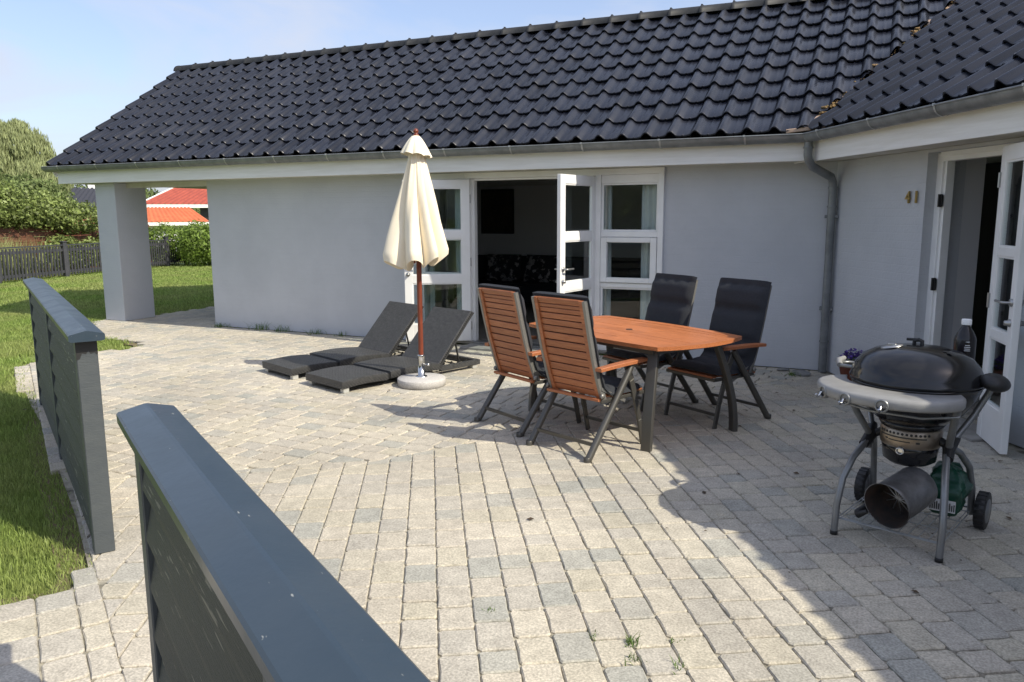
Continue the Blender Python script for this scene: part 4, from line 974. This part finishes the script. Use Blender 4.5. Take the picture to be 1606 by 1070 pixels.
# bottle standing on the rear shelf
b = g_rot @ Vector((.118, .385, .741))
bo = empty('bottle', b, label='black plastic bottle with white cap standing behind the grill lid', cat='bottle')
mb = MB(); mb.lathe([(.0, 0), (.047, 0), (.051, .006), (.051, .185), (.047, .20), (.036, .225), (.022, .25), (.017, .257), (.017, .27), (.0, .27)], 28); mb.build('body', M['bottle'], bo)
mb = MB(); mb.lathe([(.0235, .262), (.0235, .287), (.021, .290), (0, .290)], 20); mb.build('cap', M['white'], bo)
mb = MB(); bd = -math.atan2(b.x, b.y) 
for k, (w0, zz) in enumerate(((.018, .178), (.022, .160), (.028, .151), (.026, .142), (.028, .133))):
    a0 = -pi / 2 + bd + .25
    aa = np.linspace(a0 - w0 / .0515 * .5, a0 + w0 / .0515 * .5, 5)
    mb.grid([[(.0517 * cos(q), .0517 * sin(q), zz) for q in aa], [(.0517 * cos(q), .0517 * sin(q), zz + .0035) for q in aa]])
mb.build('label_print', M['label'], bo)
# chimney starter lying on the rack
ch = empty('chimney_starter', g_rot @ Vector((-.065, -.10, .082)), -radians(17.2), 'sooty metal chimney starter lying on the grill rack, open end forward', 'chimney starter')
ax = Vector((-.26, -.94, -.20)).normalized()
Xc = Matrix.Translation((.13, .03, .175)) @ ax.to_track_quat('Z', 'Y').to_matrix().to_4x4()
HA = min((k_ * pi / 12 for k_ in range(24)), key=lambda q: (Xc.to_3x3() @ Vector((cos(q), sin(q), 0))).x + .6 * (Xc.to_3x3() @ Vector((cos(q), sin(q), 0))).z)
mb = MB(); mb.lathe([(.100, 0), (.102, .01), (.100, .02), (.102, .10), (.102, .22), (.114, .255), (.111, .255), (.099, .22), (.098, .02)], 40, X=Xc); mb.build('cylinder', M['galv'], ch)
mb = MB(); mb.lathe([(.1105, .254), (.0975, .22), (.0975, .12), (.0, .118)], 36, X=Xc); mb.build('lining', M['rust'], ch)
mb = MB()
for k in range(6):
    a = pi * k / 6; mb.tube([Xc @ Vector((.088 * cos(a), .088 * sin(a), .135)), Xc @ Vector((0, 0, .16)), Xc @ Vector((-.088 * cos(a), -.088 * sin(a), .135))], .003, 6)
mb.build('grate', M['steel'], ch)
mb = MB(); mb.tube([Xc @ Matrix.Rotation(HA, 4, 'Z') @ Vector(p) for p in ((.105, 0, .27), (.145, 0, .29), (.168, 0, .26), (.165, 0, .18), (.14, 0, .15), (.10, 0, .15))], [.010, .017, .022, .022, .015, .010], 10); mb.build('handle', M['plastic'], ch)
# charcoal bag
bgE = empty('charcoal_bag', g_rot @ Vector((.15, .12, .082)), -radians(17.2) + .1, 'crumpled dark green charcoal bag with white print lying on the grill rack', 'bag')
mb = MB(); P = []
for i in range(25):
    z = i / 24; row = []
    for j in range(32):
        a = 2 * pi * j / 32; ex = .38; cx_ = abs(cos(a)) ** ex * (1 if cos(a) > 0 else -1); sy_ = abs(sin(a)) ** ex * (1 if sin(a) > 0 else -1)
        k_ = sin(pi * min(1, z * 1.02 + .02)) ** .35 if 0 < i < 24 else 0.0; nn = noise.noise((cos(a) * 2, sin(a) * 2, z * 5)) * .022 + noise.noise((cos(a) * 6, sin(a) * 6, z * 14)) * .008
        row.append(((.088 * k_ + nn) * cx_, (.10 * k_ + nn) * sy_, .27 * z + nn * .5))
    P.append(row)
mb.grid(P, closed_u=True); mb.build('sack', M['bag'], bgE)
mb = MB(); mb.grid([[(x * .001, -.1 - .02 * 1.0 + .004 * noise.noise((x * .03, z_, 1)), z_) for x in range(-62, 64, 6)] for z_ in (.05, .07, .09, .11)]); mb.build('print_panel', M['bagw'], bgE)
mb = MB()
for k, x in enumerate(np.linspace(-.052, .05, 12)): hh = (.04, .03, .035)[k % 3]; mb.box((x, -.1235, .058), (x + .0045, -.1222, .058 + hh))
mb.build('print_text', M['dark'], bgE)
# flower pot behind the grill
fp = empty('flower_pot', (-0.14, 7.62, 0), label='terracotta pot of purple flowers on the paving beside the downpipe', cat='flower pot')
mb = MB(); mb.lathe([(0, 0), (.085, 0), (.125, .19), (.135, .19), (.137, .225), (.122, .225), (.118, .19), (0, .185)], 30); mb.build('pot', M['terra'], fp)
fl = MB()
for k in range(420):
    a = random.uniform(0, 2 * pi); rr = .15 * random.random() ** .5; z = .24 + .12 * (1 - (rr / .15) ** 2) * random.uniform(.3, 1); q = .012
    X = Matrix.Translation((rr * cos(a), rr * sin(a), z)) @ Matrix.Rotation(random.uniform(0, 6), 4, 'Z') @ Matrix.Rotation(random.uniform(-1.2, 1.2), 4, 'X'); fl.add([(-q, 0, 0), (0, -q, .003), (q, 0, 0), (0, q, .003)], [(0, 1, 2, 3)], False, X)
fl.build('petals', M['petal'], fp)
fl = MB()
for k in range(300):
    a = random.uniform(0, 2 * pi); rr = .14 * random.random() ** .5; z = .20 + .09 * random.random(); q = .016
    X = Matrix.Translation((rr * cos(a), rr * sin(a), z)) @ Matrix.Rotation(random.uniform(0, 6), 4, 'Z') @ Matrix.Rotation(random.uniform(-1.2, 1.2), 4, 'X'); fl.add([(-q, 0, 0), (0, -q * .5, .003), (q, 0, 0), (0, q * .5, .003)], [(0, 1, 2, 3)], False, X)
fl.build('leaves', M['weed'], fp)

# ------------------------------------------------------------------ the two low wooden screens
def screen(name, a, b, zt, label, posts, wob=0):
    a = Vector((*a, 0)); b = Vector((*b, 0)); d = (b - a).normalized(); Ln = (b - a).length; nr = Vector((-d.y, d.x, 0))
    if nr.dot(Vector((.531, .8475, 0))) < 0: nr = -nr        # nr points to the terrace
    X = Matrix(((d.x, nr.x, 0, a.x), (d.y, nr.y, 0, a.y), (0, 0, 1, 0), (0, 0, 0, 1)))
    r = empty(name, tuple(a), atan2(d.y, d.x), label, 'windbreak', None)
    s = 1 if (Matrix.Rotation(atan2(d.y, d.x), 3, 'Z') @ Vector((0, 1, 0))).dot(nr) > 0 else -1
    # local x along the screen, local y*s towards the terrace
    for p in posts:
        mb = MB(); mb.box((p, -.044 * s, 0.0), (p + .082, .044 * s, zt - .035), .004); mb.build('post', M['fence'], r)
    nb = 7; bh = (zt - .09) / nb
    for i in range(len(posts) - 1):
        x0 = posts[i] + .083; x1 = posts[i + 1] - .001; mb = MB()
        for k in range(nb):
            z0 = .05 + k * bh; z1 = z0 + bh + .012
            for g in (-1, 1):
                yo = g * .041; yi = g * .010
                prof_ = [(yi, z1 - .004), (yi + g * .006, z1), (yo, z0 + .012), (yo, z0), (yo - g * .010, z0), (yi - g * .004, z1 - .02)]
                n = 6; vs = [(xx, y * 1.0, z) for xx in (x0, x1) for y, z in prof_]
                mb.add(vs, [tuple(range(n)), tuple(range(2 * n - 1, n - 1, -1))] + [(j, (j + 1) % n, n + (j + 1) % n, n + j) for j in range(n)])
        mb.build('board_panel', M['fboard'], r)
    mb = MB(); prof_ = [(-.072, zt - .030), (-.073, zt - .006), (-.068, zt - .001), (-.004, zt + .014), (.004, zt + .014), (.068, zt - .001), (.073, zt - .006), (.072, zt - .030), (.058, zt - .034), (-.058, zt - .034)]
    n = len(prof_); vs = []; K = 24
    for k in range(K + 1):
        xx = -.055 + (Ln + .11) * k / K
        for y, z in prof_: vs.append((xx, y + .0012 * noise.noise((xx * 2, 0, 7)), z + .0015 * noise.noise((xx * 1.5, 5, 7))))
    mb.add(vs, [tuple(range(n))[::-1], tuple(range(K * n, K * n + n))] + [(k * n + j, k * n + (j + 1) % n, (k + 1) * n + (j + 1) % n, (k + 1) * n + j) for k in range(K) for j in range(n)])
    mb.build('cap_rail', M['fcap'], r)
    return r
f2 = screen('windbreak_screen', (-3.205, 2.33), (-6.36, 4.20), 1.048, 'dark slate wooden screen on the lawn edge with peeled paint on its end post', [0, 1.76, 3.56])
f1 = screen('windbreak_screen', (-1.71, 1.405), (0.45, 0.055), 1.052, 'dark slate wooden screen nearest the camera, its cap rail filling the lower left', [0, 1.2, 2.4])
# peeled patch on the end post under the cap
mb = MB(); jag = [(.044, 1.012), (.044, .925), (.030, .93), (.020, .955), (.004, .95), (-.006, .965), (-.014, .95), (-.030, .955), (-.038, .945), (-.044, .948), (-.044, 1.012)]
n = len(jag); mb.add([(-.0012, y, z) for y, z in jag] + [(.0, y, z) for y, z in jag], [tuple(range(n)), tuple(range(2 * n - 1, n - 1, -1))] + [(j, (j + 1) % n, n + (j + 1) % n, n + j) for j in range(n)])
mb.build('bare_patch', M['dark'], f2)

# ------------------------------------------------------------------ lawn and weeds
def blades(name, P, hmin, hmax, wd, m, lean=.6, base=-.045):
    n = len(P); a = rng.uniform(0, 2 * pi, n); h = rng.uniform(hmin, hmax, n); l = rng.uniform(.1, lean, n); th = rng.uniform(0, 2 * pi, n)
    dx, dy = np.cos(a) * wd / 2, np.sin(a) * wd / 2; lx, ly = np.cos(th) * l * h, np.sin(th) * l * h
    z0 = np.full(n, base) if np.isscalar(base) else base
    V = np.empty((n, 5, 3)); x, y = P[:, 0], P[:, 1]
    V[:, 0] = np.stack([x - dx, y - dy, z0], 1); V[:, 1] = np.stack([x + dx, y + dy, z0], 1)
    V[:, 2] = np.stack([x + dx * .8 + lx * .35, y + dy * .8 + ly * .35, z0 + h * .6], 1); V[:, 3] = np.stack([x - dx * .8 + lx * .35, y - dy * .8 + ly * .35, z0 + h * .6], 1)
    V[:, 4] = np.stack([x + lx, y + ly, z0 + h], 1)
    i = np.arange(n)[:, None] * 5
    F = np.concatenate([i + np.array([[0, 1, 2]]), i + np.array([[0, 2, 3]]), i + np.array([[3, 2, 4]])])
    me = fastmesh(name, V.reshape(-1, 3), F, m); o = bpy.data.objects.new(name, me); COL.objects.link(o); return o
def scatter(n, x0, x1, y0, y1): return np.stack([rng.uniform(x0, x1, n), rng.uniform(y0, y1, n)], 1)
def on_lawn(P, ragged=.05):
    j = P + rng.normal(0, ragged, P.shape); keep = ~in_poly(j[:, 0], j[:, 1], PATIO)
    keep &= ~((P[:, 0] > -8.8) & (P[:, 1] > 8.3)); return P[keep]
def clump(P, sc=1.3, cut=-.35):
    v = np.array([noise.noise((x * sc, y * sc, 0)) for x, y in P]); return P[v > cut + rng.uniform(-.25, .25, len(P))]
near = on_lawn(scatter(230000, -7.5, -2.9, .2, 5.6))
near = near[(near @ np.array([.517, .856])) < 1.2]
mid1 = on_lawn(scatter(150000, -13.5, -6.0, 3.2, 9.2)); far1 = on_lawn(scatter(170000, -22, -8.6, 6.0, 19.0), .03)
Vs = []
objs = [blades('lawn', clump(near, 2.5, -.9), .026, .056, .0048, M['grass']), blades('lawn', clump(mid1, 1.5), .04, .075, .010, M['grass'], base=-.047), blades('lawn', far1, .04, .07, .022, M['grass'], base=-.047)]
tag(objs[0], 'short sunlit lawn grass beside the terrace', 'grass', kind='stuff')
bm = bmesh.new()
for o in objs: bm.from_mesh(o.data)
bm.to_mesh(objs[0].data); bm.free()
for o in objs[1:]: bpy.data.objects.remove(o)

def weed(x, y, n, h, spread, label, group, flat=.8, wd=.0045):
    P = rng.normal(0, spread, (n, 2)); o = blades('weed', P, h * .4, h, wd, M['weed'], lean=flat + .6, base=-.008); o.location = (x, y, 0); return tag(o, label, 'weed', group)
gw = 'weeds in the paving joints'
weed(-.735, 2.60, 46, .042, .014, 'largest green weed tuft growing in a paving joint at the bottom of the photo', gw)
weed(-.70, 2.50, 20, .045, .018, 'green weed tuft just below the largest tuft in the same paving joint', gw)
weed(-.545, 2.52, 16, .035, .013, 'small weed sprig in a paving joint right of the largest tuft', gw)
weed(-.88, 2.58, 12, .03, .014, 'small weed sprig in a paving joint left of the largest tuft', gw)
weed(-.60, 2.68, 10, .03, .012, 'small weed sprig in a joint just above and right of the largest tuft', gw)
weed(-1.32, 2.60, 18, .025, .010, 'tiny weed sprig alone in a paving joint left of centre at the bottom', gw)
weed(-.70, 7.95, 70, .06, .03, 'bushy weed growing by the rubble left of the downpipe', gw)
gv = 'weeds at the foot of the grey wall'
for x, n, h, lb in ((-7.75, 60, .13, 'tall weed at the wall foot nearest the porch corner'), (-7.35, 55, .10, 'second weed from the porch corner along the wall foot'), (-6.75, 45, .09, 'third weed from the porch corner along the wall foot'), (-6.35, 35, .08, 'fourth weed from the porch corner along the wall foot'), (-8.45, 70, .08, 'low weed patch right at the porch corner of the wall')):
    weed(x, 8.26, n, h * 1.15, .06 if x < -6.5 else .04, lb, gv, wd=.006)
# rubble by the downpipe, leaf litter
for x, y, r_, lb in ((-.62, 8.05, .075, 'largest flat piece of broken concrete at the foot of the downpipe'), (-.80, 8.16, .04, 'small broken stone left of the downpipe foot'), (-.33, 7.90, .035, 'small broken stone right of the downpipe foot')):
    bm = bmesh.new(); bmesh.ops.create_icosphere(bm, subdivisions=3, radius=r_)
    for v in bm.verts: v.co = Vector((v.co.x * 1.6, v.co.y, v.co.z * .32)) * (1 + .35 * noise.noise(v.co * 18 + Vector((x * 9, y, 0))))
    me = bpy.data.meshes.new('rubble_stone'); bm.to_mesh(me); bm.free(); me.materials.append(M['rock']); o = bpy.data.objects.new('rubble_stone', me); COL.objects.link(o); o.location = (x, y, .012); o.rotation_euler = (0, 0, x * 7)
    tag(o, lb, 'stone', 'rubble at the downpipe')
mb = MB()
for k in range(90):
    if k < 50: x, y = random.uniform(-1, 1), random.uniform(3.4, 7.8)
    else: x, y = random.uniform(-8, -1.5), random.uniform(3, 8)
    if (x - C0.x) * NW.x + (y - C0.y) * NW.y < .1: continue
    q = random.uniform(.004, .013); X = Matrix.Translation((x, y, .006)) @ Matrix.Rotation(random.uniform(0, 6), 4, 'Z') @ Matrix.Rotation(random.uniform(-.4, .4), 4, 'X')
    mb.add([(-q * 1.8, 0, 0), (0, -q, .004), (q * 1.8, 0, .002), (0, q, .005)], [(0, 1, 2, 3)], False, X)
tag(mb.build('leaf_litter', M['leafdry']), 'small dry leaf fragments scattered over the paving', 'leaf litter', kind='stuff')

# ------------------------------------------------------------------ background
def leafcloud(name, blobs, n, size, m, parent=None, origin=(0, 0, 0), droop=0, shell=.62, asp=.55):
    vol = np.array([b[3] * b[4] * b[5] for b in blobs]) ** .67; vol /= vol.sum(); k = rng.choice(len(blobs), n, p=vol); B = np.array(blobs)[k]
    d = rng.normal(size=(n, 3)); d /= np.linalg.norm(d, axis=1)[:, None]; rr = rng.uniform(shell, 1.0, n) ** .8
    lump = np.array([1 + .30 * noise.noise(Vector(v) * 2.6 + Vector((float(q) * 3, 0, 0))) + .16 * noise.noise(Vector(v) * 7) for v, q in zip(d, k)])
    P = B[:, :3] + d * B[:, 3:6] * (rr * lump)[:, None]
    nv = d + rng.normal(0, .75, (n, 3)); nv /= np.linalg.norm(nv, axis=1)[:, None]
    t = np.cross(nv, rng.normal(size=(n, 3))); 
    if droop: t = t * (1 - droop) + np.array([0, 0, -1]) * droop * 1.4
    t /= np.linalg.norm(t, axis=1)[:, None]; s = np.cross(nv, t); s /= np.linalg.norm(s, axis=1)[:, None] + 1e-9
    L_ = size * rng.uniform(.6, 1.4, n)[:, None]; W_ = L_ * asp
    V = np.stack([P - t * L_ * .5, P + s * W_ * .5, P + t * L_ * .5, P - s * W_ * .5], 1).reshape(-1, 3) - np.array(origin)
    V = V[:, :]; F = np.arange(n * 4).reshape(-1, 4)
    me = fastmesh(name, V, F, m); o = bpy.data.objects.new(name, me); COL.objects.link(o)
    if parent is not None: o.parent = parent
    return o
def plant(name, base, blobs, n, size, m, label, cat, group=None, droop=0, trunk=.12, asp=.55):
    e = empty(name, base, 0, label, cat, group)
    bl = [(base[0] + b[0], base[1] + b[1], base[2] + b[2], b[3], b[4], b[5]) for b in blobs]
    leafcloud('crown', bl, n, size, m, e, base, droop, asp=asp)
    mb = MB(); top = max(blobs, key=lambda b: b[2]); c = (top[0] * .5, top[1] * .5, top[2])
    mb.tube([(0, 0, -.1), (c[0] * .4, c[1] * .4, c[2] * .5), c], [trunk, trunk * .7, trunk * .3], 8)
    for b in blobs: mb.tube([(c[0] * .3, c[1] * .3, c[2] * .35), (b[0] * .6, b[1] * .6, (b[2] + c[2] * .35) / 2), (b[0], b[1], b[2])], [trunk * .5, trunk * .3, trunk * .12], 6)
    mb.build('trunk', M['bark'], e); return e
def dirpos(px, D):     # ground point along a bearing, for laying out far things
    ux = (px - 803) / 1225.; v = Vector((R[0][0] * ux + R[0][2] * -1, 0, 0)); return v
# picket fence along the far side of the lawn
pf = empty('picket_fence', (-19.2, 11.5, 0), label='dark grey picket fence along the far edge of the lawn', cat='fence')
posts = [(-18.55, 9.6), (-19.1, 11.75), (-19.65, 13.9), (-20.15, 16.0), (-20.65, 18.1)]
posts = [(-18.0, 7.4)] + posts + [(-20.9, 19.1), (-21.15, 20.1)]
for i, (x, y) in enumerate(posts):
    mb = MB(); mb.box((x - .055 + 19.2, y - .055 - 11.5, -.06), (x + .055 + 19.2, y + .055 - 11.5, .90), .006); mb.box((x - .07 + 19.2, y - .07 - 11.5, .90), (x + .07 + 19.2, y + .07 - 11.5, .93), .008); po = mb.build('post', M['picket'], pf)
for i in range(len(posts) - 1):
    a = Vector((posts[i][0] + 19.2, posts[i][1] - 11.5, 0)); b = Vector((posts[i + 1][0] + 19.2, posts[i + 1][1] - 11.5, 0)); d = (b - a); Ln = d.length; d.normalize(); mb = MB()
    for z in (.13, .70): mb.beam(a + d * .06 + Vector((0, 0, z)), b - d * .06 + Vector((0, 0, z)), .035, .07)
    mb.beam(a + d * .06 + Vector((0, 0, .83)), b - d * .06 + Vector((0, 0, .83)), .06, .03)
    k = .10
    while k < Ln - .08: p = a + d * k + Vector((.02, 0, 0)); mb.beam(p + Vector((0, 0, .04)), p + Vector((0, 0, .80)), .052, .02, up=(d.y, -d.x, 0)); k += .108
    mb.build('picket_panel', M['picket'], pf)
# brown board fence of the neighbour with bushes over it
bf = empty('board_fence', (-21.6, 13.0, 0), label='reddish brown board fence behind the picket fence, half hidden by bushes', cat='fence')
for (a, b) in (((-20.4, 8.6), (-21.3, 12.6)), ((-21.3, 12.6), (-22.3, 16.8)), ((-22.3, 16.8), (-22.9, 19.4))):
    mb = MB(); A_ = Vector((a[0] + 21.6, a[1] - 13, 0)); B_ = Vector((b[0] + 21.6, b[1] - 13, 0))
    for k in range(9): z = .07 + k * .145; mb.beam(A_ + Vector((0, 0, z)), B_ + Vector((0, 0, z)), .02, .135)
    mb.beam(A_, A_ + Vector((0, 0, 1.36)), .09, .09, up=(1, 0, 0)); mb.build('board_panel', M['bwood'], bf)
g_b = 'bushes leaning over the brown fence'
plant('laurel_bush', (-21.9, 12.1, 0), [(0, 0, 1.85, .95, 1.5, .75), (.1, 1.5, 1.8, .8, 1.2, .65), (-.3, -1.3, 1.95, 1, 1.4, .8), (-.8, .3, 2.35, 1.0, 1.6, .6), (.35, .6, 1.65, .65, 1.5, .4)], 22000, .105, M['laurel'], 'large leafy green bush spilling over the brown fence at the left edge', 'bush', g_b)
plant('laurel_bush', (-22.2, 14.6, 0), [(0, 0, 1.75, .85, 1.4, .65), (.3, 1.3, 1.55, .7, 1.1, .5), (-.2, -1.0, 1.9, .9, 1.1, .7), (.5, .1, 1.6, .5, 1.4, .35)], 16000, .10, M['laurel'], 'leafy green bush spilling over the brown fence beside the porch pillar', 'bush', g_b)
plant('laurel_bush', (-24.2, 14.2, 0), [(0, 0, 2.3, 1.3, 1.6, .8), (0, 1.8, 2.1, 1.1, 1.3, .7), (0, -1.8, 2.4, 1.2, 1.4, .8)], 15000, .13, M['treeleaf'], 'taller paler bush behind the two fence bushes, below the weeping tree', 'bush', g_b)
plant('weeping_tree', (-29.0, 19.0, 0), [(0, -.2, 4.2, .8, .75, .75), (.1, .75, 3.7, .6, .55, 1.0), (0, -1.1, 3.5, .7, .6, .9), (.2, .2, 2.6, 1.1, 1.5, 1.3), (0, .15, 4.75, .4, .4, .35), (0, -.55, 4.55, .4, .35, .4), (.1, 1.15, 3.1, .5, .5, .9), (0, -1.7, 3.0, .6, .5, 1.1)], 42000, .20, M['willow'], 'tall pale green weeping tree rising behind the bushes on the left', 'tree', droop=.78, trunk=.18, asp=.16)
# tall ornamental grass
P = np.stack([rng.normal(0, .26, 1500), rng.normal(0, .48, 1500)], 1)
o = blades('tall_grass', P, .4, 1.2, .018, M['strawgrass'], lean=.38, base=-.05); o.location = (-20.35, 12.6, 0); tag(o, 'clump of tall straw coloured grass behind the picket fence', 'ornamental grass')
# low plants behind the pickets
plant('shrub', (-20.5, 10.7, 0), [(0, 0, .45, .4, .8, .35), (0, .8, .35, .35, .5, .3)], 2500, .09, M['hedge'], 'low green shrub behind the picket fence at the left edge', 'shrub', trunk=.03)
plant('shrub', (-21.3, 15.0, 0), [(0, 0, .55, .4, .7, .5), (0, .9, .5, .4, .6, .45)], 3500, .09, M['laurel'], 'low dark shrub behind the picket fence beside the porch pillar', 'shrub', trunk=.03)
# hedge at the end of the picket fence
plant('hedge', (-19.6, 19.3, 0), [(-.2, -.6, .65, .75, .8, .68), (.9, .5, .65, .9, .8, .66), (-.8, .2, .7, .8, .9, .68), (1.9, 1.0, .6, .9, .9, .65), (-1.6, -.6, .68, .9, .9, .66), (-2.6, -1.4, .65, .8, 1.1, .68), (.3, .2, .35, 1.2, .9, .4), (3.0, 1.6, .65, .9, .9, .66)], 34000, .085, M['hedge'], 'bright green hedge at the right end of the picket fence', 'hedge', trunk=.05)
# garden trees beyond the camera's back, seen only as reflections in the panes and the grill lid
for x, y, h_, lb in ((-9, -13, 4.5, 'garden tree behind the viewer mirrored in the door panes'), (-4.5, -14, 3.8, 'garden tree behind the viewer mirrored in the narrow window'), (0.5, -13, 4.2, 'garden tree behind the viewer mirrored in the grill lid'), (5.5, -12, 4.0, 'garden tree behind the viewer at the right of the garden')):
    plant('tree', (x, y, 0), [(0, 0, h_ * .5, 2.4, 1.6, h_ * .42), (1.6, .3, h_ * .4, 1.8, 1.4, h_ * .36), (-1.7, 0, h_ * .4, 1.8, 1.4, h_ * .36)], 3500, .42, M['treeleaf'], lb, 'tree', 'trees behind the viewer', trunk=.16)
# neighbours' roofs
def roofgrid(mb, a, b, c, d, step=.25, amp=.03):
    a, b, c, d = map(Vector, (a, b, c, d)); n = max(8, int((b - a).length / step * 4)); P = []
    m_ = 12
    for i in range(m_ + 1):
        t = i / m_; A_ = a.lerp(d, t); B_ = b.lerp(c, t); P.append([tuple(A_.lerp(B_, j / n) + Vector((0, 0, amp * sin(j / 4 * 2 * pi) + (.03 if False else 0)))) for j in range(n + 1)])
    mb.grid(P)
def bearing(px, D, z=0):
    v = Vector((R[0][0] * (px - 803) + R[0][1] * -194 + R[0][2] * -1225 * -1, 0, 0)); return v
def gp(px, D):      # world x, y of a thing at horizontal distance D on the bearing of photo column px
    x = R[0][0] * (px - 803) / 1225 + R[0][1] * (-194 / 1225) + R[0][2]; y = R[1][0] * (px - 803) / 1225 + R[1][1] * (-194 / 1225) + R[1][2]; l = hypot(x, y); return Vector((x / l * D, y / l * D, 0))
def frame_at(px, D):
    c = gp(px, D); f = c.normalized(); r_ = Vector((f.y, -f.x, 0)); return c, r_, f
c, r_, f = frame_at(267, 40)
sh = empty('garden_shed', tuple(c), 0, 'low building with bright orange tiled roof behind the hedge', 'shed')
mb = MB(); h = 2.35; e0, e1 = 1.32, 2.02
a = r_ * -2.6; b = r_ * 1.75; A2 = r_ * -2.3 + f * 2.5; B2 = r_ * .95 + f * 2.5
roofgrid(mb, a + Vector((0, 0, e0)), b + Vector((0, 0, e0)), B2 + Vector((0, 0, e1)), A2 + Vector((0, 0, e1)), .22, .025); mb.build('roof', M['orange'], sh)
mb = MB(); mb.beam(a + Vector((0, 0, e0 - .09)), b + Vector((0, 0, e0 - .09)), .04, .15); mb.build('fascia', M['board'], sh)
mb = MB(); w0 = a + r_ * .3 + f * .4; w1 = b - r_ * .3 + f * .4; mb.beam(w0 + Vector((0, 0, .6)), w1 + Vector((0, 0, .6)), .1, 1.3); mb.build('wall', M['plaster'], sh)
c, r_, f = frame_at(310, 47)
rh = empty('neighbour_house', tuple(c), 0, 'neighbouring house with dull red hipped roof and white eaves', 'house')
mb = MB(); e0, e1 = 2.23, 3.45; k = 1.0
a = r_ * -2.9; b = r_ * 9; A2 = r_ * -.7 + f * 3.2; B2 = r_ * 9 + f * 3.2
roofgrid(mb, a + Vector((0, 0, e0)), b + Vector((0, 0, e0)), B2 + Vector((0, 0, e1)), A2 + Vector((0, 0, e1)), .3, .03)
mb.add([tuple(a + Vector((0, 0, e0))), tuple(A2 + Vector((0, 0, e1))), tuple(a + f * 6.4 + Vector((0, 0, e0)))], [(0, 1, 2)]); mb.build('roof', M['redr'], rh)
mb = MB(); mb.beam(a + Vector((0, 0, e0 - .1)), b + Vector((0, 0, e0 - .1)), .04, .18); mb.beam(a + Vector((0, 0, e0 + .02)), A2 + Vector((0, 0, e1 + .02)), .08, .08); mb.build('fascia', M['board'], rh)
mb = MB(); w0 = r_ * .15 + f * .5; w1 = r_ * 8.5 + f * .5; mb.beam(w0 + Vector((0, 0, 1.0)), w1 + Vector((0, 0, 1.0)), .1, 2.3); mb.build('wall', M['dark'], rh)
mb = MB(); q0 = r_ * .72 + f * .42; mb.beam(q0 + Vector((0, 0, 1.45)), q0 + r_ * 1.1 + Vector((0, 0, 1.45)), .06, 1.15); wn_ = mb.build('window', M['white'], rh)
mb = MB(); mb.beam(q0 + r_ * .18 - f * .04 + Vector((0, 0, 1.45)), q0 + r_ * .9 - f * .04 + Vector((0, 0, 1.45)), .03, .95); mb.build('pane', M['glassdark'], wn_)
c, r_, f = frame_at(125, 50)
bh_ = empty('neighbour_house', tuple(c), 0, 'neighbouring house with black tiled roof showing above the bushes', 'house')
mb = MB(); roofgrid(mb, r_ * -2 + Vector((0, 0, 1.9)), r_ * 3.2 + Vector((0, 0, 1.9)), r_ * 3.2 + f * 3 + Vector((0, 0, 3.25)), r_ * -.6 + f * 3 + Vector((0, 0, 3.25)), .3, .05); mb.build('roof', M['blackr'], bh_)
mb = MB(); mb.beam(r_ * -1.6 + f * .4 + Vector((0, 0, .9)), r_ * 3 + f * .4 + Vector((0, 0, .9)), .1, 1.9); mb.build('wall', M['terra'], bh_)
mb = MB(); mb.beam(r_ * .6 + f * 6 + Vector((0, 0, 3.3)), r_ * 3.2 + f * 6 + Vector((0, 0, 3.3)), .1, .6); mb.build('gable', M['board'], bh_)
g_t = 'trees behind the neighbouring houses'
for px, D, hgt, lb in ((225, 60, 3.6, 'round green tree between the pillar and the red roof'), (262, 62, 3.2, 'round green tree top just above the orange roof'), (120, 64, 4.0, 'distant green tree above the black roof'), (20, 60, 4.6, 'distant green tree at the far left edge behind the bushes'), (330, 70, 4.4, 'distant green tree hidden behind the red roof')):
    c = gp(px, D); plant('tree', (c.x, c.y, 0), [(0, 0, hgt * .62, 1.9, 1.9, hgt * .36), (1.4, .4, hgt * .5, 1.3, 1.3, hgt * .3), (-1.4, -.3, hgt * .5, 1.4, 1.4, hgt * .3)], 7000, .22, M['treeleaf'], lb, 'tree', g_t, trunk=.15)
